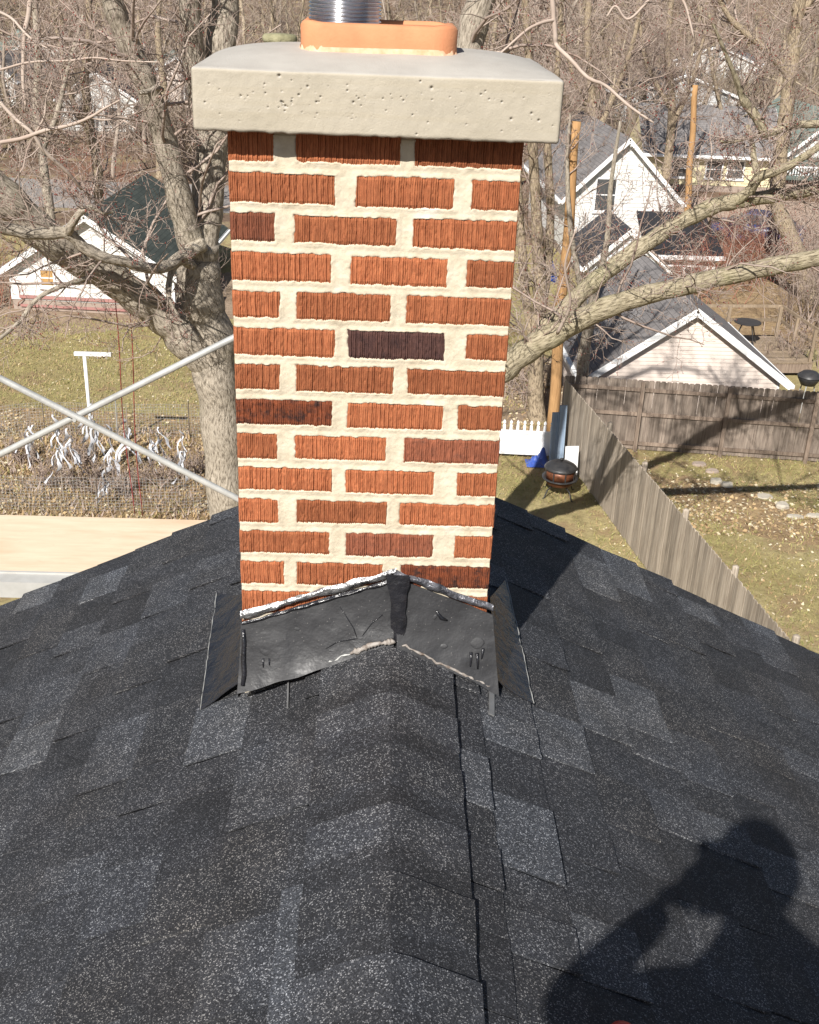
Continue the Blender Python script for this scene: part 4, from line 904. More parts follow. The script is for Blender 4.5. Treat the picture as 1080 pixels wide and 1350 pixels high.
# ================================================================== BUILDINGS
def house_box(name, label, cat, P, w, d, wall_h, rise, rz, mats, windows=(), over=.25, base=0.35, siding=True, back=True, course=.115, trim='white', z0=GZ, door=None, group=None):
    """P = middle of the front gable wall on the ground; local x across the gable, y into depth"""
    t = thing(name, label, cat, (P[0], P[1], z0), rz, group); sid, roofm = M[mats[0]], M[mats[1]]; hw = w/2
    mb = MB(); mb.box(-hw+.01, hw-.01, .01, d-.01, 0, base); mb.build('foundation', M['foundation'], t)
    mb = MB()
    def lim(z): return hw if z <= wall_h else max(0.0, hw*(1-(z-wall_h)/rise))
    z = base
    if siding:
        while z < wall_h+rise-.02:
            z2 = min(z+course, wall_h+rise); a, b = lim(z), lim(z2)
            mb.add([(-a, -.014, z), (a, -.014, z), (b, -.001, z2), (-b, -.001, z2)], [(0, 1, 2, 3)]); mb.add([(-a, -.001, z), (a, -.001, z), (a, -.014, z), (-a, -.014, z)], [(0, 1, 2, 3)])
            if z2 <= wall_h+.001:
                for s in (-1, 1): mb.add([(s*(hw+.014), 0, z), (s*(hw+.014), d, z), (s*(hw+.001), d, z2), (s*(hw+.001), 0, z2)], [(0, 1, 2, 3) if s > 0 else (3, 2, 1, 0)])
            z = z2
    mb.add([(-hw, 0, base), (hw, 0, base), (hw, 0, wall_h), (0, 0, wall_h+rise), (-hw, 0, wall_h)], [(0, 1, 2, 3, 4)])
    mb.add([(-hw, d, base), (hw, d, base), (hw, d, wall_h), (0, d, wall_h+rise), (-hw, d, wall_h)], [(4, 3, 2, 1, 0)])
    for s in (-1, 1): mb.add([(s*hw, 0, base), (s*hw, d, base), (s*hw, d, wall_h), (s*hw, 0, wall_h)], [(0, 1, 2, 3) if s > 0 else (3, 2, 1, 0)])
    mb.build('wall', sid, t)
    sl_ = rise/hw; ln = math.hypot(1, sl_)
    for s in (-1, 1):
        x1 = hw+over; ze = wall_h-over*sl_; th = .06; mb = MB(); y0, y1 = -over*.8, d+over*.8
        V = [(s*.002, y, wall_h+rise+q) for q in (.02, .02+th) for y in (y0, y1)]+[(s*x1, y, ze+q) for q in (.02, .02+th) for y in (y0, y1)]
        L_ = x1*ln; uvt = [(y0, 0), (y1, 0), (y1, L_), (y0, L_)]
        F = [[2, 3, 7, 6] if s < 0 else [6, 7, 3, 2]]
        uv = np.array([(y0, 0), (y1, 0), (y1, L_), (y0, L_)]) if s < 0 else np.array([(y0, L_), (y1, L_), (y1, 0), (y0, 0)])
        mb.add(V, F, 0, uv)
        mb.add(V, [[0, 4, 5, 1], [4, 6, 7, 5], [0, 2, 6, 4], [1, 5, 7, 3]], 1)
        mb.build('roof', [roofm, M[trim]], t)
        mb = MB(); u = np.array([s, 0, -sl_])/ln
        mb.bar(np.array([0, y0-.012, wall_h+rise-.04])+u*0.02, np.array([s*x1, y0-.012, ze-.04]), .022, .15, (-s*u[2]*s, 0, abs(u[0])) if False else (sl_*s/ln, 0, 1/ln)); mb.build('rake_trim', M[trim], t)
        mb = MB(); mb.box(s*hw-.05 if s > 0 else s*hw-.018, s*hw+.018 if s > 0 else s*hw+.05, -.022, .05, base, wall_h-.05); mb.build('corner_board', M[trim], t)
        mb = MB(); mb.box(min(s*x1, s*(x1+.10)), max(s*x1, s*(x1+.10)), y0, y1, ze-.07, ze+.03); mb.build('gutter', M[trim], t)
    for wd in windows:
        window(t, *wd)
    if door: window(t, *door, name='door')
    return t
def window(t, x, z, w, h, mat='glass', side='front', d=0, name='window', mullion=True, fm='white', hw=0):
    fr = MB(); q = .07
    def B(x0, x1, z0, z1, y0, y1, mbx):
        if side == 'front': mbx.box(x0, x1, y0, y1, z0, z1)
        elif side == 'right': mbx.box(hw-y1, hw-y0, x0, x1, z0, z1)
        else: mbx.box(-hw+y0, -hw+y1, x0, x1, z0, z1)
    B(x-w/2-q, x-w/2, z-q, z+h+q, -.05, -.002, fr); B(x+w/2, x+w/2+q, z-q, z+h+q, -.05, -.002, fr)
    B(x-w/2, x+w/2, z+h, z+h+q, -.05, -.002, fr)
    o = fr.build(name, M[fm], t)
    s = MB(); B(x-w/2-q-.03, x+w/2+q+.03, z-q-.05, z-q+.05, -.085, -.051, s); B(x-w/2, x+w/2, z-q+.001, z, -.05, -.002, s); s.build('sill', M[fm], o)
    g = MB(); B(x-w/2, x+w/2, z, z+h, -.03, -.016, g); g.build('pane', M[mat], o)
    if mullion:
        f = MB(); B(x-w/2, x+w/2, z+h/2-.02, z+h/2+.02, -.045, -.031, f); f.build('sash', M[fm], o)

# pinkish garage behind the brown fence
gy = 25.45; ap = at(918, 405, gy); eL = at(783, 495, gy); eR = at(1059, 508, gy)
gw = (eR[0]-eL[0])-.5; slope_ = (ap[2]-(eL[2]+eR[2])/2)/((eR[0]-eL[0])/2)
rise = slope_*gw/2; wh = ap[2]-GZ-rise-.05
house_box('garage', 'pinkish cream sided garage with grey shingle roof behind the brown fence', 'garage', (ap[0], gy), gw, 5.3, wh, rise, 0.03, ('siding_pink', 'roof_grey'), over=.25, course=.105)

# white house with the tall gable and its lower additions
hy = 45.0; ap = at(829, 183, hy); eL, eR = at(742, 262, hy), at(905, 272, hy)
gw = (eR[0]-eL[0])-.7; slope_ = (ap[2]-(eL[2]+eR[2])/2)/((eR[0]-eL[0])/2); rise = slope_*gw/2; wh = ap[2]-GZ-rise
wz = at(798, 277, hy)[2]-GZ; wx = at(798, 255, hy)[0]-ap[0]
H1 = house_box('white_house', 'white clapboard house with a steep gable and one tall upper window above the garage', 'house', (ap[0], hy), gw, 8.5, wh, rise, 0.06, ('siding_white', 'roof_grey'), [(wx, wz, .80, 1.25)], over=.35, course=.15)
ay = 41.2; ap2 = at(826, 303, ay); e2 = at(765, 352, ay); e3 = at(882, 350, ay); w2 = e3[0]-e2[0]-.4; r2 = (ap2[2]-(e2[2]+e3[2])/2)*.95
house_box('white_addition', 'low white gabled addition in front of the tall white house', 'house', (ap2[0]+.15, ay), w2, 3.6, ap2[2]-GZ-r2, r2, 0.06, ('siding_grey', 'roof_dark'), over=.22, course=.14)
by = 41.8; q0, q1 = at(868, 336, by), at(945, 345, by); zt = q0[2]-GZ
t = thing('white_shed', 'low white lean-to with flat dark roof and small windows beside the white house', 'shed', (q0[0], by, GZ), 0.04); W_ = q1[0]-q0[0]
mb = MB(); mb.box(0, W_, 0, 3.0, 0, zt); z = .3
while z < zt-.05: mb.add([(0, -.016, z), (W_, -.016, z), (W_, -.002, z+.14), (0, -.002, z+.14)], [(0, 1, 2, 3)]); z += .14
mb.build('wall', M['siding_white'], t)
mb = MB(); V = [(-.25, -.3, zt-.02), (W_+.25, -.3, zt-.02), (W_+.25, 3.1, zt+1.0), (-.25, 3.1, zt+1.0)]; V += [(a, b, c+.08) for a, b, c in V]
mb.add(V, [(0, 3, 2, 1), (4, 5, 6, 7), (0, 1, 5, 4), (1, 2, 6, 5), (2, 3, 7, 6), (3, 0, 4, 7)]); mb.build('roof', M['roof_dark'], t)
mb = MB(); mb.box(-.26, W_+.26, -.33, -.302, zt-.10, zt+.07); mb.build('fascia', M['white'], t)
window(t, W_*.30, zt-1.05, .6, .62); window(t, W_*.62, zt-1.05, .6, .62)

# yellow house, white house with green roof and porch
yy = 62.0; a, b = at(925, 222, yy), at(1008, 222, yy); zt = at(960, 199, yy)[2]-GZ
t = house_box('yellow_house', 'pale yellow house with grey roof behind the slim utility pole', 'house', (b[0]+.6, yy+2.6), 5.2, 7.2, zt, 2.0, math.pi/2, ('siding_yellow', 'roof_grey'), (), over=.4, course=.2)
t['label'] = 'pale yellow house with grey roof behind the slim utility pole'
for x in (2.2, 3.4, 5.3): window(t, x, zt-1.45, .85, .9, side='left', hw=2.6)
mb = MB(); mb.box(-2.9, -2.63, .8, 1.9, 0, .2); mb.build('door_step', M['foundation'], t)
wy = 64.0; a, b = at(1022, 235, wy), at(1100, 235, wy); zt = at(1050, 222, wy)[2]-GZ
t = house_box('porch_house', 'white house with sage green roof and a railed porch at the right edge', 'house', ((a[0]+b[0])/2+1.2, wy), 7.0, 9, zt, 3.0, 0.03, ('siding_white', 'roof_sage'), (), over=.45, course=.2)
for x in (-2.4, -1.25, -.1, 1.0): window(t, x, zt-1.75, .85, 1.25, fm='vinyl')
mb = MB(); mb.box(-3.5, 3.5, -2.2, -.05, 0, .7); mb.build('porch_floor', M['foundation'], t)
mb = MB(); mb.box(-3.5, 3.5, -2.2, -2.12, 1.50, 1.58); mb.build('porch_rail', M['vinyl'], t)
me = None
for k in range(46):
    if me is None:
        mb = MB(); mb.box(-.025, .025, -2.18, -2.14, .701, 1.499); o = mb.build('baluster', M['vinyl'], t); me = o.data; o.location.x = -3.4
    else: put('baluster', me, t, (-3.4+k*.15, 0, 0))
for x in (-3.4, -1.1, 1.2, 3.4): mb = MB(); mb.box(x-.07, x+.07, -2.24, -2.1, .7, zt-.25); mb.build('porch_post', M['vinyl'], t)
V = [(-3.8, -2.5, zt-.25), (3.8, -2.5, zt-.25), (3.8, -.02, zt+.55), (-3.8, -.02, zt+.55)]; V += [(a_, b_, c_+.09) for a_, b_, c_ in V]
mb = MB(); mb.add(V, [(0, 3, 2, 1), (4, 5, 6, 7), (0, 1, 5, 4), (1, 2, 6, 5), (2, 3, 7, 6), (3, 0, 4, 7)]); mb.build('porch_roof', M['roof_sage'], t)

# white garage on the left
ly = 34.6; ap = at(108, 284, ly); eL, eR = at(0, 350, ly), at(243, 385, ly)
w_ = 5.7; cx = (at(15, 400, ly)[0]+at(232, 400, ly)[0])/2; zt = at(30, 352, ly)[2]-GZ; rs_ = ap[2]-GZ-zt
t = house_box('white_garage', 'white garage with dark green roof and a boarded window behind the big left limb', 'garage', (cx, ly), at(232, 400, ly)[0]-at(15, 400, ly)[0], 7.5, zt, rs_, -.06, ('siding_white', 'roof_green'), (), over=.35, course=.16)
window(t, at(63, 380, ly)[0]-cx, at(63, 377, ly)[2]-GZ, .40, .50, 'boarded'); window(t, at(167, 371, ly)[0]-cx, at(167, 371, ly)[2]-GZ, .36, .44, 'boarded')
mb = MB(); x0, x1 = at(25, 395, ly)[0]-cx, at(190, 400, ly)[0]-cx; z = at(100, 396, ly)[2]-GZ; mb.box(x0, x1, -.07, -.016, z, z+.09); mb.build('red_sill', M['door_red'], t)
mb = MB(); mb.box(x0, x1, -.05, -.016, .12, .20); mb.build('red_sill', M['door_red'], t)
# blue things beside it
p = gnd(244, 418); p[1] = 36.5; t = thing('recycling_cart', 'blue wheeled bin standing right of the white garage', 'bin', (p[0]+.25, 35.5, GZ))
mb = MB(); V = [(-.24, -.28, .08), (.24, -.28, .08), (.24, .28, .08), (-.24, .28, .08), (-.3, -.36, 1.0), (.3, -.36, 1.0), (.3, .34, 1.0), (-.3, .34, 1.0)]; mb.add(V, [(3, 2, 1, 0), (4, 5, 6, 7), (0, 1, 5, 4), (1, 2, 6, 5), (2, 3, 7, 6), (3, 0, 4, 7)]); mb.build('body', M['blue_tarp'], t)
mb = MB(); mb.obox((0, 0, 1.05), (.33, 0, 0), (0, .39, .03), (0, 0, .03)); mb.build('lid', M['blue_tarp'], t)
for s in (-1, 1): mb = MB(); mb.lathe([(0, -.03), (.11, -.03), (.11, .03), (0, .03)], sides=12); o = mb.build('wheel', M['tyre'], t); o.location = (s*.25, .36, .11); o.rotation_euler = (0, math.pi/2, 0)
p = at(722, 360, 30); t = thing('hanging_tarp', 'small blue tarp hung between the pale tree stems by the pole', 'tarp', (p[0], 30.0, GZ))
a_, b_ = np.meshgrid(np.linspace(-.2, .2, 8), np.linspace(0, 1, 14)); z0_ = at(722, 372, 30)[2]-GZ; h_ = at(722, 340, 30)[2]-GZ-z0_
mb = MB(); mb.grid(np.stack([a_*(1.2-.4*b_)+.05*np.sin(b_*5), .08*np.sin(a_*20+b_*3), z0_+b_*h_], -1)); mb.build('sheet', M['blue_tarp'], t, smooth=True)
mb = MB(); mb.tube([(0, .06, 0), (0, .06, z0_+h_+.2)], .03, 6); mb.build('post', M['fence_rail'], t)

# far small houses among the wood
for k, (px_, py_, y_, w, h, mt, rf, lab) in enumerate(((52, 125, 105, 4.5, 3.2, 'siding_white', 'roof_sage', 'small pale far house in the wood above the left limb'), (6, 226, 84, 3.0, 2.4, 'siding_white', 'roof_grey', 'white far house at the left edge beyond the road'),
        (135, 228, 74, 4.5, 2.4, 'siding_white', 'roof_dark', 'small white outbuilding beyond the road left of the leaning trunk'), (946, 82, 118, 8, 3.4, 'siding_white', 'roof_grey', 'white far house high in the wood above the slim utility pole'),
        (236, 165, 88, 5, 3.0, 'siding_pink', 'roof_sage', 'small far house just left of the concrete cap'), (900, 130, 90, 9, 3.0, 'siding_grey', 'roof_dark', 'grey far house with a dark roof behind the yellow house'))):
    p = at(px_, py_, y_); zb = float(hill_z(p[0], y_)); hh = min(max(2.4, p[2]-zb), 3.4)
    t = house_box('far_house', lab, 'house', (p[0], y_), w, 6, hh, 1.5, (.5, -.2, .1, -.35, .2, .15)[k], (mt, rf), (), over=.3, siding=False, z0=zb)
    window(t, -w*.22, hh-1.7, .9, 1.1); window(t, w*.2, hh-1.7, .9, 1.1)

# timber deck with rail, table and grill, right
dz = .45; D0 = at(960, 455, 33.2); t = thing('deck', 'low grey timber deck with railing behind the pinkish garage', 'deck', (9.62, 29.95, GZ), .10)
me = None
for k in range(19):
    if me is None: mb = MB(); mb.box(0, 3.6, 0, .135, dz-.03, dz); o = mb.build('deck_board', M['deck_wood'], t); me = o.data
    else: put('deck_board', me, t, (0, k*.142, 0))
mb = MB(); mb.box(.02, 3.58, .02, 2.68, .12, dz-.032); mb.build('skirt', M['fence_rail'], t)
for (x, y) in ((.05, 2.6), (1.8, 2.6), (3.5, 2.6), (3.5, 1.35), (3.5, .08)): mb = MB(); mb.box(x-.045, x+.045, y-.045, y+.045, dz+.001, dz+1.0); mb.build('rail_post', M['deck_wood'], t)
for z in (.5, .95):
    mb = MB(); mb.box(.0, 3.6, 2.65, 2.69, dz+z, dz+z+.09); mb.build('rail', M['deck_wood'], t); mb = MB(); mb.box(3.55, 3.59, 0, 2.64, dz+z, dz+z+.09); mb.build('rail', M['deck_wood'], t)
p = (11.55, 32.0); t = thing('patio_table', 'dark round patio table on the timber deck', 'table', (*p, GZ+dz))
mb = MB(); mb.lathe([(0, .70), (.42, .70), (.42, .73), (0, .73)], sides=24); mb.build('table_top', M['black_metal'], t)
for k in range(4): a = k*math.pi/2+.4; mb = MB(); mb.tube([(.2*math.cos(a), .2*math.sin(a), .69), (.45*math.cos(a), .45*math.sin(a), 0)], .02, 6); mb.build('leg', M['black_metal'], t)
p = at(1067, 497, 27.4); t = thing('kettle_grill', 'black round kettle grill beyond the brown fence at the right edge', 'grill', (p[0], 27.4, GZ)); zz = p[2]-GZ
mb = MB(); mb.lathe([(0, zz-.25), (.2, zz-.22), (.31, zz-.02), (.31, zz)], sides=22); mb.build('bowl', M['black_metal'], t, smooth=True)
mb = MB(); mb.lathe([(.33, zz+.02), (.32, zz+.05), (.2, zz+.15), (0, zz+.19)], sides=22); mb.build('lid', M['black_metal'], t, smooth=True)
for k in range(3): a = k*2.09; mb = MB(); mb.tube([(.18*math.cos(a), .18*math.sin(a), zz-.22), (.34*math.cos(a), .34*math.sin(a), 0)], .018, 6); mb.build('leg', M['galv'], t)
# dark blue car on the drive
p = gnd(992, 322); t = thing('parked_car', 'dark blue car parked on the gravel drive behind the brush', 'car', p, 2.7)
def carbody():
    sec = [(-2.2, .45, .75, .80), (-2.1, .35, .95, .86), (-1.3, .30, 1.0, .9), (-.8, .30, 1.05, .9), (.9, .30, 1.02, .9), (1.3, .30, .95, .88), (2.0, .34, .82, .84), (2.15, .45, .68, .76)]
    V = []
    for x, zb, zt_, hw in sec: V.append([(x, -hw, zb), (x, -hw*1.02, (zb+zt_)/2), (x, -hw*.93, zt_-.04), (x, -hw*.8, zt_), (x, hw*.8, zt_), (x, hw*.93, zt_-.04), (x, hw*1.02, (zb+zt_)/2), (x, hw, zb)])
    mb = MB(); mb.grid(np.array(V), 0, True); return mb
carbody().build('body', M['car_blue'], t, smooth=True)
mb = MB(); V = [[(x, -w, z0_) , (x2, -w*.8, 1.45), (x2, w*.8, 1.45), (x, w, z0_)] for x, x2, w, z0_ in ((-1.7, -1.1, .78, 1.0), (1.15, .35, .78, 1.0))]; mb.grid(np.array(V), 0, True); mb.build('cabin', M['car_blue'], t)
for s in (-1, 1): mb = MB(); mb.add([(-1.55, s*.795, 1.03), (1.0, s*.795, 1.03), (.33, s*.66, 1.41), (-1.05, s*.66, 1.41)], [(0, 1, 2, 3) if s < 0 else (3, 2, 1, 0)]); mb.build('side_window', M['glass'], t)
for x in ((1.2, .36, .8), (-1.75, -1.11, .8)): mb = MB(); mb.add([(x[0]+.015, -.7, 1.02), (x[0]+.015, .7, 1.02), (x[1]+.02, .6, 1.43), (x[1]+.02, -.6, 1.43)], [(0, 1, 2, 3)]); mb.build('windscreen', M['glass'], t)
for sx in (-1.35, 1.35):
    for sy in (-.84, .84): mb = MB(); mb.lathe([(0, -.1), (.2, -.1), (.31, -.09), (.32, 0), (.31, .09), (.2, .1), (0, .1)], sides=18); o = mb.build('wheel', M['tyre'], t); o.location = (sx, sy, .32); o.rotation_euler = (math.pi/2, 0, 0)

# ================================================================== TREES
def crom(P, R, n):
    P = np.asarray(P, float); R = np.asarray(R, float); k = len(P); E = np.concatenate([[2*P[0]-P[1]], P, [2*P[-1]-P[-2]]]); ER = np.concatenate([[R[0]], R, [R[-1]]])
    out, ro = [], []
    for i in range(k-1):
        p0, p1, p2, p3 = E[i:i+4]; t = np.linspace(0, 1, n, endpoint=False)[:, None]
        out.append(.5*((2*p1)+(-p0+p2)*t+(2*p0-5*p1+4*p2-p3)*t**2+(-p0+3*p1-3*p2+p3)*t**3)); ro.append(ER[i+1]+(ER[i+2]-ER[i+1])*t[:, 0])
    return np.concatenate(out+[P[-1:]]), np.concatenate(ro+[R[-1:]])
class Tree:
    NP = {0: 10, 1: 9, 2: 7, 3: 5, 4: 4}; SD = {0: 7, 1: 5, 2: 4, 3: 3, 4: 3}
    def __init__(s, seed, up=.25, jit=.16, maxlev=4, kids=(5, 6, 6, 5), ratio=.55, bud=.4, minr=.004):
        s.r = np.random.default_rng(seed); s.S = {k: ([], []) for k in range(5)}; s.up, s.jit, s.maxlev, s.kids, s.ratio, s.bud, s.minr = up, jit, maxlev, kids, ratio, bud, minr; s.buds = []; s.limbs = []
    def grow(s, p, d, Ln, r0, lev):
        n = s.NP[lev]; r = s.r; d = np.asarray(d, float); d /= np.linalg.norm(d); P = np.zeros((n, 3)); P[0] = p; st = Ln/(n-1); D = np.zeros((n, 3)); D[0] = d
        for i in range(1, n):
            d = d+r.normal(0, s.jit*(1+.25*lev), 3); d[2] += s.up*st/(Ln+.3)*2.2; d /= np.linalg.norm(d); P[i] = P[i-1]+d*st; D[i] = d
        R = r0*np.linspace(1, .32, n); R = np.maximum(R, s.minr); s.S[lev][0].append(P); s.S[lev][1].append(R)
        if lev < s.maxlev:
            k = s.kids[lev]; k = max(1, int(k*r.uniform(.7, 1.3)))
            for _ in range(k):
                t = r.uniform(.18, .98); i = min(int(t*(n-1)), n-2); f = t*(n-1)-i; q = P[i]*(1-f)+P[i+1]*f
                s.side(q, D[i], Ln*s.ratio*r.uniform(.5, 1.15)*(1.15-.5*t), max(s.minr, (R[i]*(1-f)+R[i+1]*f)*r.uniform(.34, .56)), lev+1)
        elif r.random() < s.bud: s.buds.append(P[-1]); s.buds.append(P[-2])
    def side(s, q, d, Ln, r0, lev, ang=(.55, 1.15)):
        r = s.r; x = r.normal(0, 1, 3); x -= d*(x @ d); x /= np.linalg.norm(x)+1e-9; a = r.uniform(*ang)
        s.grow(q, d*math.cos(a)+x*math.sin(a), Ln, r0, lev)
    def limb(s, pts, rads, mb, mi=0, sides=16, lump=.022, n=7):
        P, R = crom(pts, rads, n); k = np.arange(len(P))
        P = P+np.stack([np.convolve(s.r.normal(0, .12, len(P)), np.ones(3)/3, 'same')*R*(k > 0) for _ in range(3)], -1)*.5
        mb.tube(P, R*(1+.05*np.sin(k*1.3+s.r.uniform(0, 6))), sides, mi, uv=True, lump=lump); s.limbs.append((P, R)); return P, R
    def sprout(s, P, R, n, Ln, lev=1, t0=.1, t1=1.0, rf=.3, ang=(.6, 1.3), bias=None):
        for _ in range(n):
            i = int(s.r.uniform(t0, t1)*(len(P)-2)); d = P[i+1]-P[i]; d /= np.linalg.norm(d)
            if bias is not None and s.r.random() < .7: d = d+np.asarray(bias)*.9; d /= np.linalg.norm(d)
            L_ = s.r.uniform(*Ln); s.side(P[i], d, L_, min(R[i]*.5, rf*L_*.042), lev, ang)
    def crown(s, parent, mats, name='crown', smooth=True):
        mb = MB()
        for lev, (P, R) in s.S.items():
            if P: mb.strands(P, R, s.SD[lev], 0 if lev <= 1 else 1)
        if s.buds:
            B = np.array(s.buds)+s.r.normal(0, .01, (len(s.buds), 3)); k = len(B); z = s.r.uniform(.005, .012, (k, 1, 1))*np.array([[0, 0, 1.3], [1, 0, 0], [-.5, .87, 0], [-.5, -.87, 0], [0, 0, -1.3]])[None]
            V = B[:, None]+z; F = np.array([(0, 1, 2), (0, 2, 3), (0, 3, 1), (4, 2, 1), (4, 3, 2), (4, 1, 3)]); mb.add(V.reshape(-1, 3), (np.arange(k)[:, None, None]*5+F[None]).reshape(-1, 3), 2)
        return mb.build(name, mats, parent, smooth) if mb.v else None
def pxlimb(pts, y0):
    """pixel polyline (px, py, width px, [y offset]) -> world points and radii"""
    P, R = [], []
    for q in pts:
        p = at(q[0], q[1], y0+(q[3] if len(q) > 3 else 0)); P.append(p); R.append(q[2]/2/FP*depth(p))
    return np.array(P), np.array(R)
CR = [M['branch'], M['twig'], M['bud']]; CRP = [M['twig_pale'], M['twig'], M['bud']]

# ---- big maple left of the chimney
y0 = 17.0; T = Tree(101, up=.12, jit=.15, kids=(4, 5, 7, 6), ratio=.56)
base = at(303, 735, y0); base[2] = GZ
big = thing('maple_tree', 'big bare grey-barked maple with several stems just left of the chimney', 'tree', base); big.location = (0, 0, 0)
mb = MB()
def L_(pts, y=0, **k):
    P, R = pxlimb(pts, y0+y); return T.limb(P, R, mb, **k)
P, R = pxlimb([(306, 900, 60), (303, 720, 54), (297, 620, 50), (287, 520, 54), (275, 440, 64), (262, 370, 58), (262, 320, 50)], y0); P[0][2] = GZ-.1; T.limb(P, R, mb)
a1 = L_([(262, 350, 48), (272, 270, 44, .2), (280, 195, 42, .3), (290, 100, 40, .4), (297, 0, 37, .5), (303, -90, 34, .6), (300, -260, 26, .7), (306, -420, 16, .8)])
a2 = L_([(281, 190, 36, .3), (262, 110, 32, .2), (252, 40, 30, .0), (249, -40, 28, -.2), (238, -200, 20, -.4), (232, -360, 12, -.4)])
a3 = L_([(258, 345, 40), (244, 290, 34, -.3), (222, 200, 32, -.5), (196, 120, 31, -.8), (170, 60, 30, -1.0), (148, 0, 28, -1.2), (128, -70, 25, -1.4), (90, -220, 18, -1.6), (70, -360, 10, -1.6)])
a4 = L_([(276, 475, 54), (240, 440, 50, -.2), (200, 405, 46, -.4), (150, 368, 44, -.7), (95, 335, 46, -1.0), (45, 298, 46, -1.3), (0, 255, 48, -1.6), (-60, 200, 44, -1.9), (-160, 90, 34, -2.3), (-240, -60, 20, -2.6)])
d1 = L_([(266, 322, 22, -.3), (240, 338, 16, -.7), (215, 353, 15, -1.1), (188, 352, 14, -1.4), (160, 344, 13, -1.6), (130, 337, 14, -1.8), (108, 324, 15, -1.9), (88, 307, 16, -2.0), (45, 308, 17, -2.2), (0, 299, 17, -2.4), (-60, 288, 16, -2.7)], sides=12)
d2 = L_([(88, 309, 13, -2.0), (96, 294, 11, -2.2), (108, 278, 9, -2.3), (122, 274, 7, -2.4), (138, 281, 4, -2.6), (150, 279, 2.5, -2.8)], sides=8, lump=.02)
d3 = L_([(128, 362, 8, -.9), (105, 370, 7, -1.4), (70, 382, 6, -1.8), (45, 398, 6, -2.0), (26, 424, 5.5, -2.2), (0, 446, 5, -2.5), (-40, 480, 4, -3)], sides=8, lump=.02)
d4 = L_([(255, 350, 14, -.3), (238, 345, 11, -.6), (225, 362, 9, -.8), (223, 395, 7, -1.0), (236, 418, 4, -1.1)], sides=8, lump=.02)
d5 = L_([(213, 118, 8, -.8), (206, 116, 8, -1.3), (196, 121, 7, -1.6), (184, 122, 6, -1.7)], sides=8)
for q in ([(0, 188, 5.5, -4), (30, 182, 5.5, -4), (60, 172, 5, -4.1), (92, 165, 4.5, -4.2), (118, 155, 4, -4.3), (138, 143, 3, -4.4), (158, 132, 2, -4.5)], [(45, 178, 3, -4), (58, 155, 2.6, -4.1), (61, 130, 2.4, -4.1), (69, 108, 1.6, -4.2)],
          [(-10, 12, 4, -4.5), (15, 24, 3.6, -4.5), (38, 48, 3, -4.6), (66, 66, 2, -4.7)], [(0, 92, 3, -4), (40, 82, 3, -4), (90, 80, 3, -4), (124, 76, 2.6, -4), (160, 80, 2.4, -4.2), (210, 82, 1.6, -4.4)],
          [(42, -20, 7, -3), (38, 20, 7, -3), (32, 50, 6, -3), (31, 110, 5, -3), (34, 140, 3, -3)], [(0, 135, 5, -3.5), (22, 158, 5, -3.5), (42, 175, 5, -3.5), (60, 200, 6, -3.4), (90, 228, 5, -3.2), (108, 250, 4, -3)],
          [(118, 155, 2.6, -4.3), (135, 158, 2.4, -4.3), (160, 158, 2.2, -4.3), (180, 170, 1.4, -4.4)]):
    L_(q, sides=7, lump=.01, mi=1)
trunk_mats = [M['bark'], M['twig_pale']]
mb.build('trunk', trunk_mats, big, smooth=True)
for (pp, n, ln, t0) in ((a1, 20, (1.2, 3.2), .1), (a2, 16, (1, 2.6), .1), (a3, 30, (1.0, 3.0), .1), (a4, 22, (1.0, 3.2), .12), (d1, 12, (.7, 2.0), .2), (d2, 8, (.5, 1.1), .2), (d3, 12, (.5, 1.4), .2), (d4, 8, (.4, 1.0), .3)):
    T.sprout(*pp, n, ln, 2, t0)
for lb in T.limbs[-7:]: T.sprout(*lb, 12, (.3, .9), 3, .2)
T.crown(big, CR)
# ---- second maple, its trunk hidden by the chimney, limbs reaching right
y0 = 15.2; T = Tree(102, up=.10, jit=.15, kids=(4, 5, 7, 6), ratio=.56); mb = MB()
t2 = thing('maple_tree', 'bare lichen-barked maple behind the chimney with long limbs reaching right', 'tree', (0, 0, 0))
P, R = pxlimb([(575, 900, 60), (572, 700, 52), (575, 560, 50), (588, 400, 44), (603, 240, 42), (612, 120, 40), (622, 45, 38), (640, -20, 37), (668, -110, 34), (700, -260, 24)], y0); P[0][2] = GZ-.1; b0 = T.limb(P, R, mb)
b1 = L_([(574, 575, 42), (618, 525, 38, -.2), (668, 484, 34, -.3), (712, 452, 32, -.4), (760, 424, 30, -.5), (820, 398, 27, -.7), (900, 377, 25, -.9), (990, 357, 24, -1.1), (1050, 345, 23, -1.2), (1100, 333, 22, -1.3), (1200, 300, 18, -1.5), (1300, 230, 10, -1.6)], mi=2)
b2 = L_([(690, 468, 27, -.3), (722, 430, 24, .0), (765, 388, 23, .3), (810, 350, 22, .6), (850, 322, 22, .8), (885, 300, 20, 1.0), (920, 281, 22, 1.1), (955, 268, 21, 1.2), (990, 262, 19, 1.3), (1040, 255, 17, 1.4), (1095, 243, 15, 1.5), (1200, 200, 10, 1.7)], mi=2)
b3 = L_([(968, 266, 15, 1.2), (990, 250, 14, 1.1), (1000, 234, 13, 1.0), (1022, 226, 12, .9), (1050, 213, 10, .8), (1085, 190, 9, .7), (1130, 160, 6, .6)], sides=10, mi=2)
b4 = L_([(1000, 234, 9, 1.0), (994, 210, 8, 1.1), (992, 190, 7, 1.2), (985, 165, 6, 1.2)], sides=8, mi=2)
b5 = L_([(1085, 163, 11, 1.2), (1048, 165, 10, 1.2), (1020, 174, 11, 1.2), (1010, 178, 12, 1.2), (1000, 158, 13, 1.2), (984, 136, 12, 1.2), (975, 118, 8, 1.2), (966, 92, 6, 1.1), (950, 55, 5, 1.0), (935, 20, 4, .9)], sides=10, mi=2)
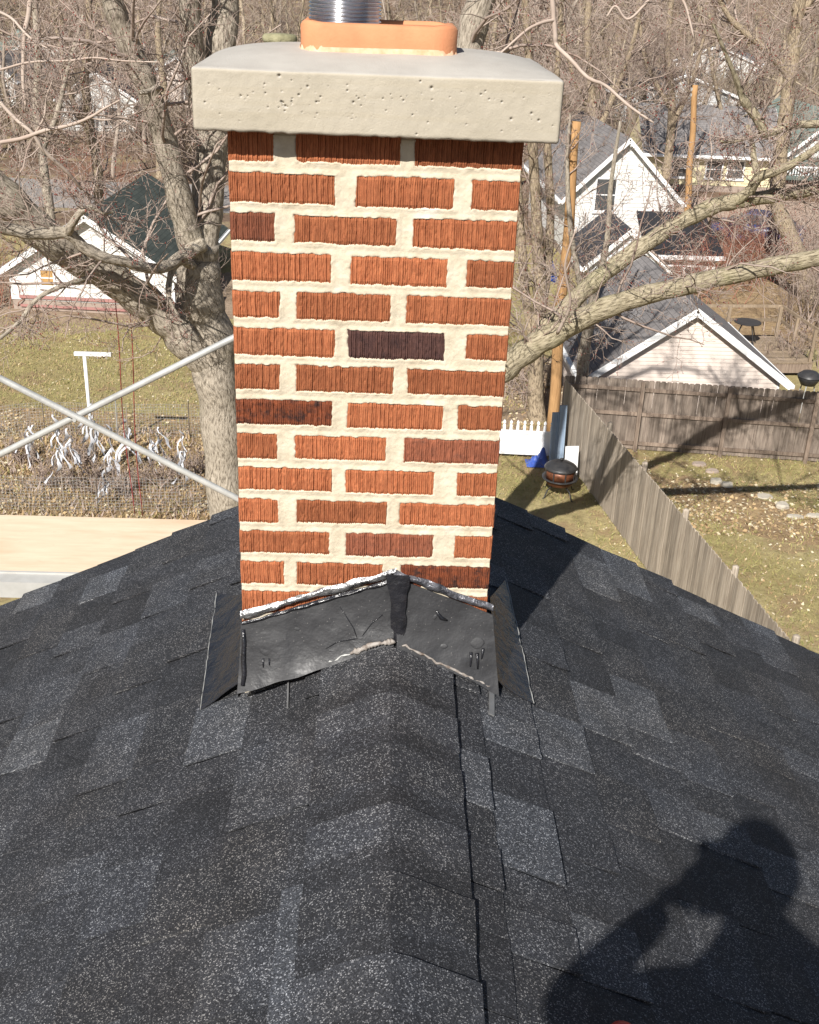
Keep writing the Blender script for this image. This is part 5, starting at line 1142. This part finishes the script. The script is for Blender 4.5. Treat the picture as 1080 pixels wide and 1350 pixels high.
b6 = L_([(1010, 178, 5, 1.2), (985, 182, 5, 1.1), (962, 188, 4, 1.0), (950, 186, 3, .9)], sides=7, mi=2)
b7 = L_([(725, -30, 6, -3), (729, 10, 7, -3), (732, 45, 6.5, -3), (734, 60, 6, -3), (752, 78, 5.5, -3.2), (770, 98, 5, -3.3), (782, 106, 5, -3.4), (800, 114, 4.5, -3.4), (830, 140, 4, -3.6), (862, 162, 2.4, -3.7)], sides=7, mi=1, lump=.01)
b8 = L_([(731, 26, 5, -3), (714, 30, 4.5, -3.1), (697, 38, 4, -3.2), (680, 52, 3.4, -3.3), (656, 74, 2.2, -3.4)], sides=7, mi=1, lump=.01)
b9 = L_([(800, 22, 3, -2), (812, 8, 3, -2), (830, 25, 3.4, -2), (870, -12, 4, -2), (900, 0, 4, -2.1), (915, 50, 2.6, -2.2)], sides=6, mi=1, lump=.01)
b10 = L_([(735, 440, 5, -1), (752, 400, 4, -1.3), (745, 350, 3.2, -1.5), (760, 300, 2.4, -1.6)], sides=6, mi=1, lump=.01)
mb.build('trunk', [M['bark'], M['twig_pale'], M['bark_mossy']], t2, smooth=True)
for (pp, n, ln, t0) in ((b0, 20, (1, 2.6), .35), (b1, 40, (.6, 2.0), .2), (b2, 38, (.6, 1.8), .2), (b3, 14, (.5, 1.3), .2), (b4, 6, (.4, .9), .2), (b5, 22, (.5, 1.5), .1), (b6, 5, (.3, .8), .2)): T.sprout(*pp, n, ln, 2, t0)
for pp, n in ((b7, 14), (b8, 9), (b9, 12), (b10, 10)): T.sprout(*pp, n, (.3, .9), 3, .1)
T.sprout(*b0, 6, (2.2, 4.5), 1, .7, rf=.5)  # extra upper branches, mostly out of frame, added to cast more lawn shadows
T.crown(t2, CR)
# ---- clump of pale stems by the utility pole
def pxtree(label, y0, limbs, seed, mats=CR, bark='bark_tan', n=14, ln=(.8, 2.2), lev=2, **kw):
    T = Tree(seed, **kw); mb = MB(); t = thing('bare_tree', label, 'tree', (0, 0, 0)); LL = []
    for i, q in enumerate(limbs):
        P, R = pxlimb(q, y0)
        if i == 0: P[0][2] = GZ-.1
        LL.append(T.limb(P, R, mb, sides=12))
    mb.build('trunk', M[bark], t, smooth=True)
    for pp in LL: T.sprout(*pp, n, ln, lev, .12)
    T.crown(t, mats); return t
K = dict(up=.3, jit=.14, kids=(4, 5, 7, 5), ratio=.55, minr=.005)
pxtree('pale straight multi-stemmed tree behind the white picket fence right of the chimney', 26.0, [[(706, 600, 25), (706, 520, 21), (708, 450, 19), (712, 380, 17), (708, 300, 15), (703, 200, 13), (698, 90, 11), (690, -40, 8)],
        [(710, 430, 13), (722, 350, 12, .3), (726, 270, 11, .4), (722, 180, 10, .4), (735, 90, 8, .5), (742, -20, 6, .6)], [(706, 470, 12), (692, 380, 12, .2), (686, 290, 11, .3), (680, 200, 10, .3), (676, 80, 8, .4), (668, -30, 6, .4)]], 201, n=26, ln=(.7, 2.0), **K)
pxtree('slim forked tree in front of the garage roof just right of the utility pole', 25.0, [[(764, 620, 20), (768, 490, 17), (776, 430, 14), (786, 380, 11), (800, 320, 8), (806, 240, 6), (818, 160, 4)], [(776, 430, 10), (764, 370, 8), (752, 300, 7), (748, 220, 5), (752, 150, 3)]], 202, bark='bark', n=16, ln=(.6, 1.7), **K)
pxtree('tan trunk leaning left between the yellow house and the porch house', 39.0, [[(1075, 380, 26), (1045, 320, 22), (1026, 270, 20), (1028, 215, 20), (1036, 150, 19), (1043, 90, 18), (1050, 30, 17), (1056, -40, 15), (1050, -180, 9)], [(1042, 100, 13), (1015, 70, 11), (985, 45, 9), (960, 20, 7), (940, -20, 5)], [(1050, 30, 10), (1075, -10, 9), (1110, -60, 7)]], 203, n=26, ln=(1.2, 3.4), **K)
pxtree('thin dark trunk behind the left garage beside the leaning stem', 43.0, [[(70, 300, 13), (62, 250, 12), (55, 200, 11), (48, 140, 10), (50, 60, 9), (42, -40, 7)], [(55, 200, 8), (75, 150, 7), (90, 90, 5), (110, 20, 4)]], 204, bark='bark', n=26, ln=(1.0, 3.0), **K)
pxtree('tan forked trunk beyond the road left of the leaning stem', 46.0, [[(130, 275, 14), (128, 220, 13), (118, 160, 12), (112, 100, 10), (118, 30, 8), (112, -60, 6)], [(120, 180, 8), (95, 130, 7), (80, 60, 6), (62, -20, 4)]], 205, n=26, ln=(1.2, 3.2), **K)
pxtree('bare tree right of the cap whose trunk rises behind the white house', 52.0, [[(792, 330, 15), (790, 240, 13), (782, 150, 12), (775, 60, 10), (778, -40, 8)], [(785, 180, 8), (812, 120, 7), (836, 50, 6), (850, -30, 4)], [(784, 160, 7), (756, 100, 6), (742, 30, 5)]], 206, n=30, ln=(1.2, 3.6), **K)
pxtree('bare tree with a forked trunk behind the grey far house', 57.0, [[(880, 330, 13), (878, 240, 12), (886, 150, 11), (880, 60, 9), (890, -40, 7)], [(884, 170, 7), (912, 110, 6), (930, 40, 4)], [(882, 140, 7), (852, 80, 6), (840, 0, 4)]], 207, n=30, ln=(1.2, 3.6), **K)
pxtree('bare tree close left of the concrete cap between two big stems', 60.0, [[(215, 290, 12), (212, 200, 11), (216, 120, 10), (208, 40, 8), (214, -40, 6)], [(214, 150, 7), (190, 90, 6), (182, 20, 4)]], 208, n=28, ln=(1.2, 3.2), **K)

# ---- shrubs and brush
def shrub(label, P, h, w, n, seed, mats, z0=GZ):
    T = Tree(seed, up=.5, jit=.2, maxlev=4, kids=(4, 4, 5, 4), ratio=.6, bud=.3, minr=.005); t = thing('bare_shrub', label, 'shrub', (0, 0, 0))
    for _ in range(n):
        q = np.array([P[0]+T.r.normal(0, w*.3), P[1]+T.r.normal(0, w*.3), z0-.02]); T.grow(q, [T.r.normal(0, .4), T.r.normal(0, .4), 1], h*T.r.uniform(.6, 1.1), .018, 2)
    T.crown(t, mats, 'stems')
CRR = [M['branch'], simple('reddish_stems', (0.34, 0.17, 0.12), (0.22, 0.10, 0.07), 1.0, .9, spec=.1), M['bud']]
for k, (px_, py_, h, w, n, mt, lab) in enumerate(((905, 400, 2.2, 2.6, 36, CRR, 'reddish bare shrub behind the deck rail under the long limb'), (965, 372, 2.6, 3.0, 42, CRR, 'reddish bare shrub in front of the blue car'), (1010, 360, 2.8, 3.0, 40, CRR, 'reddish brown shrub between the blue car and the tan trunk'),
        (1060, 430, 3.4, 2.2, 46, CR, 'tall tan bare shrub at the right edge beyond the deck'), (1085, 380, 3.2, 2.6, 40, CR, 'tall bare shrub at the right edge beneath the porch house'), (930, 345, 2.0, 2.6, 30, CR, 'low brown brush beside the gravel drive'),
        (4, 400, 2.2, 1.6, 30, CRR, 'brown shrub at the left edge beside the white garage'), (120, 262, 2.6, 4, 30, CRR, 'reddish shrub beside the road under the leaning stem'), (250, 395, 1.8, 1.4, 18, CR, 'bare shrub between the white garage and the big trunk'),
        (690, 520, 1.6, 1.6, 22, CR, 'low bare shrub at the foot of the pale stems'), (850, 330, 2.2, 2.6, 26, CR, 'bare shrub in front of the white lean-to'), (1040, 480, 1.5, 1.6, 22, CR, 'low dry brush between the deck and the black grill'))):
    shrub(lab, gnd(px_, py_), h, w, n, 300+k, mt)
# dry stalks in the winter garden
for k, (px_, py_) in enumerate(((30, 610), (70, 640), (120, 645), (165, 650), (210, 640), (255, 625), (110, 610))):
    shrub(('dry tangle at the far left end of the winter garden', 'dry tangle under the left plastic strips', 'dry tangle below the brace crossing', 'dry tangle at the foot of the red ropes', 'dry tangle right of the red ropes', 'dark dry tangle beside the tree trunk', 'dry tangle under the clothesline post')[k], gnd(px_, py_), .7, .55, 20, 340+k, [M['branch'], M['twig'], M['leaf']])

# ---- the wood behind: one mass of bare trees
def variant(seed, H):
    T = Tree(seed, up=.28, jit=.15, maxlev=4, kids=(13, 5, 5, 3), ratio=.5, bud=0, minr=.012); T.grow(np.zeros(3), [T.r.normal(0, .05), T.r.normal(0, .05), 1], H, H*.014, 0)
    out = []
    for lev, (P, R) in T.S.items():
        if not P: continue
        m = MB(); m.strands(P, np.array(R)*(1.0 if lev < 3 else 1.25), 3 if lev else 6); out.append((np.concatenate(m.v), m.f[0][0], 0 if lev <= 1 else 1))
    return out
VAR = [variant(500+k, 13.5) for k in range(5)]
wood = MB(); wr = np.random.default_rng(44); cnt = 0
def plant(x, y, sc, sq=1.0):
    z = float(hill_z(x, y)) if y > 120 else GZ; a = wr.uniform(0, 6.28); tone = wr.random(); ca, sa = math.cos(a)*sc, math.sin(a)*sc
    for V, F, mi in VAR[wr.integers(len(VAR))]:
        W = np.stack([V[:, 0]*ca-V[:, 1]*sa+x, V[:, 0]*sa+V[:, 1]*ca+y, V[:, 2]*sc*sq+z-.1], -1); wood.add(W, F, mi if tone < .72 else (2 if mi else 3))
for (ya, yb, n, sc) in ((59, 68, 12, .85), (66, 84, 17, .95), (84, 108, 22, 1.05), (108, 150, 30, 1.15), (150, 230, 34, 1.3), (230, 330, 26, 1.6)):
    n = int(n*1.3)
    for k in range(n):
        y = wr.uniform(ya, yb); half = .54*y+4; x = -half+(2*half)*(k+wr.uniform(0, 1))/n
        plant(x, y, sc*wr.uniform(.75, 1.15))
tag(wood.build('far_wood', [M['far_branch'], M['far_twig'], M['twig_pale'], M['branch']], smooth=True), kind='stuff')
# ---- undergrowth of the wood, one mass
ug = MB(); T = Tree(600, up=.5, jit=.2, maxlev=3, kids=(3, 3, 4, 3), ratio=.6, bud=0, minr=.010)
for _ in range(60): T.grow(np.array([T.r.normal(0, 1.0), T.r.normal(0, 1.0), 0]), [T.r.normal(0, .4), T.r.normal(0, .4), 1], T.r.uniform(1.2, 3.0), .022, 2)
m = MB()
for lev, (P, R) in T.S.items():
    if P: m.strands(P, R, 3)
UV_ = [(np.concatenate(m.v[i:i+1]), m.f[i][0]-sum(len(q) for q in m.v[:i])) for i in range(len(m.v))]
for k in range(150):
    y = wr.uniform(62, 150); x = wr.uniform(-1, 1)*(.42*y+3); z = float(hill_z(x, y)) if y > 120 else GZ; a = wr.uniform(0, 6.28); sc = wr.uniform(.8, 1.5)
    if -19 < x < 34 and y < 75 and x > 8: continue
    for V, F in UV_: ug.add(np.stack([(V[:, 0]*math.cos(a)-V[:, 1]*math.sin(a))*sc*1.3+x, (V[:, 0]*math.sin(a)+V[:, 1]*math.cos(a))*sc*1.3+y, V[:, 2]*sc+z], -1), F, int(wr.integers(2)))
tag(ug.build('undergrowth', [M['far_twig'], M['far_branch']], smooth=True), kind='stuff')

# ================================================================== THE RED GRIP AT THE BOTTOM EDGE, AND THE PHOTOGRAPHER (whose shadow is in the photo)
p = roofp(806, 1377, 1); n_ = np.array([SN, 0, CS]); t = thing('hammer', 'red rubber grip end of a tool lying on the shadowed shingles at the bottom edge', 'hammer', p+n_*.034)
t.rotation_euler = (0, math.atan(TS), -.25)
mb = MB(); mb.tube([(0, .012, 0), (0, .004, 0), (0, -.008, 0), (0, -.03, 0), (0, -.10, 0), (0, -.14, 0)], [.006, .020, .027, .026, .022, .016], 18); mb.build('grip', M['red'], t, smooth=True)
mb = MB(); mb.tube([(0, -.14, 0), (0, -.30, 0)], .011, 12); mb.build('shaft', M['galv'], t, smooth=True)
mb = MB(); mb.tube([(-.055, -.31, 0), (-.04, -.31, 0), (-.02, -.31, 0), (.02, -.31, 0), (.05, -.31, -.008), (.085, -.31, -.022)], [.015, .015, .012, .014, .010, .003], 12); mb.build('head', M['black_metal'], t, smooth=True)

def skin(name, joints, edges, root, parent, mat, sub=2):
    ks = list(joints); me = bpy.data.meshes.new(name); me.from_pydata([joints[k][0] for k in ks], [(ks.index(a), ks.index(b)) for a, b in edges], []); me.materials.append(mat)
    o = put(name, me, parent); m = o.modifiers.new('Skin', 'SKIN'); m.use_smooth_shade = True
    for i, k in enumerate(ks):
        sv = me.skin_vertices[0].data[i]; r = joints[k][1]; sv.radius = r if hasattr(r, '__len__') else (r, r); sv.use_root = (k == root)
    s = o.modifiers.new('Sub', 'SUBSURF'); s.levels = sub; s.render_levels = sub; return o
ph = CAM-_F*.008
fwd = _F
per = thing('person', 'person in dark jacket and jeans standing on the roof ridge holding up a phone', 'person', (-.07, -2.52, -.1)); per.location = (0, 0, 0)
hc = ph+np.array([-.012, -.32, .232]); ne = hc+np.array([0, -.01, -.16]); 
shL, shR = hc+np.array([-.13, -.02, -.285]), hc+np.array([.185, -.02, -.25]); elL, elR = ph+np.array([-.265, -.17, -.19]), ph+np.array([.30, -.24, -.22])
wrL, wrR = ph+np.array([-.075, -.035, -.115]), ph+np.array([.085, -.04, -.10])
che, bel, pel = hc+np.array([0, -.03, -.36]), hc+np.array([0, -.05, -.56]), hc+np.array([0, -.07, -.74])
hpL, hpR = pel+[-.10, 0, -.05], pel+[.10, 0, -.05]; fz = lambda x: -abs(x)*TS+.09
ftL, ftR = np.array([-.30, -2.62, fz(-.30)]), np.array([.22, -2.56, fz(.22)]); knL, knR = (hpL+ftL)/2+[-.02, .09, .02], (hpR+ftR)/2+[.02, .09, .02]
J = {'pel': (pel, (.15, .12)), 'bel': (bel, (.15, .115)), 'che': (che, (.17, .12)), 'ne': (ne+[0, 0, -.02], .058), 'ne2': (ne+[0, .01, .04], .056), 'hd': (hc+[0, .01, -.015], (.090, .098)), 'top': (hc+[0, -.01, .072], (.082, .090)),
     'shL': (shL, .068), 'elL': (elL, .050), 'wrL': (wrL, .032), 'shR': (shR, .068), 'elR': (elR, .050), 'wrR': (wrR, .032),
     'hpL': (hpL, .095), 'knL': (knL, .066), 'ftL': (ftL, .048), 'toL': (ftL+[-.03, .17, -.045], .036), 'hpR': (hpR, .095), 'knR': (knR, .066), 'ftR': (ftR, .048), 'toR': (ftR+[.03, .17, -.045], .036)}
E_ = [('pel', 'bel'), ('bel', 'che'), ('che', 'ne'), ('ne', 'ne2'), ('ne2', 'hd'), ('hd', 'top'), ('che', 'shL'), ('shL', 'elL'), ('elL', 'wrL'), ('che', 'shR'), ('shR', 'elR'), ('elR', 'wrR'), ('pel', 'hpL'), ('hpL', 'knL'), ('knL', 'ftL'), ('ftL', 'toL'), ('pel', 'hpR'), ('hpR', 'knR'), ('knR', 'ftR'), ('ftR', 'toR')]
body = skin('body', J, E_, 'pel', per, M['jacket'])
# face, hair
def ell(c, r, mat, name, par, sides=14):
    prof = [(math.sin(a), -math.cos(a)) for a in np.linspace(0, math.pi, 10)]; V = []
    mb = MB(); mb.lathe([(max(x, 1e-4), z) for x, z in prof], sides=sides); mb.v = [mb.v[0]*np.array(r)+np.array(c)]; return mb.build(name, mat, par, smooth=True)
ell(hc+[0, .02, -.01], (.080, .092, .112), M['skin'], 'face', per)
ell(hc+[0, -.012, .025], (.098, .108, .112), M['hair'], 'hair', per)
ell(hc+[0, .115, -.02], (.014, .02, .024), M['skin'], 'nose', per)
for s in (-1, 1):
    ell(hc+[s*.033, .105, .005], (.012, .008, .008), M['vinyl'], 'eye', per); ell(hc+[s*.083, .0, -.01], (.012, .025, .034), M['skin'], 'ear', per)
ell(hc+[0, .104, -.06], (.026, .010, .007), M['red'], 'mouth', per)
# hands: palm and five bent fingers each, closed on the sides of the phone
def hand(w, tip, side):
    w, tip = np.array(w), np.array(tip); d = tip-w; d /= np.linalg.norm(d); lat = np.cross(d, fwd); lat /= np.linalg.norm(lat); back = np.cross(lat, d)
    J = {'w': (w, .026), 'p': (w+d*.05, (.036, .018))}; E = [('w', 'p')]
    for k, (o_, l_) in enumerate(((-.028, .066), (-.010, .075), (.010, .072), (.027, .058))):
        b0 = w+d*.075+lat*o_; b1 = b0+d*l_*.5-fwd*.006; b2 = b1+d*l_*.3+fwd*.004-RIGHT*side*.010; b3 = b2-RIGHT*side*.018
        for q, P_, r in (('a', b0, .0095), ('b', b1, .009), ('c', b2, .0085), ('d', b3, .007)): J[f'{k}{q}'] = (P_, r)
        E += [('p', f'{k}a'), (f'{k}a', f'{k}b'), (f'{k}b', f'{k}c'), (f'{k}c', f'{k}d')]
    th = [w+d*.03+lat*-.03*side, w+d*.055-RIGHT*side*.030-fwd*.012, w+d*.080-RIGHT*side*.040-fwd*.014]
    for q, P_, r in zip('xyz', th, (.012, .0105, .009)): J['t'+q] = (P_, r)
    E += [('w', 'tx'), ('tx', 'ty'), ('ty', 'tz')]
    skin('hand', J, E, 'w', per, M['skin'], 1)
pc = ph-UP*.055+RIGHT*.012-fwd*.006
hand(wrL-fwd*.02, pc-RIGHT*.052-UP*.005-fwd*.028, -1); hand(wrR-fwd*.02, pc+RIGHT*.052-UP*.01-fwd*.028, 1)
t = thing('phone', 'black phone held upright in both hands by the person on the roof', 'phone', pc)
mb = MB(); mb.obox((0, 0, 0), RIGHT*.038, UP*.078, fwd*.004); mb.build('case', M['black_metal'], t)
mb = MB(); mb.obox(-fwd*.0045, RIGHT*.034, UP*.072, fwd*.0004); mb.build('screen', M['glass'], t)
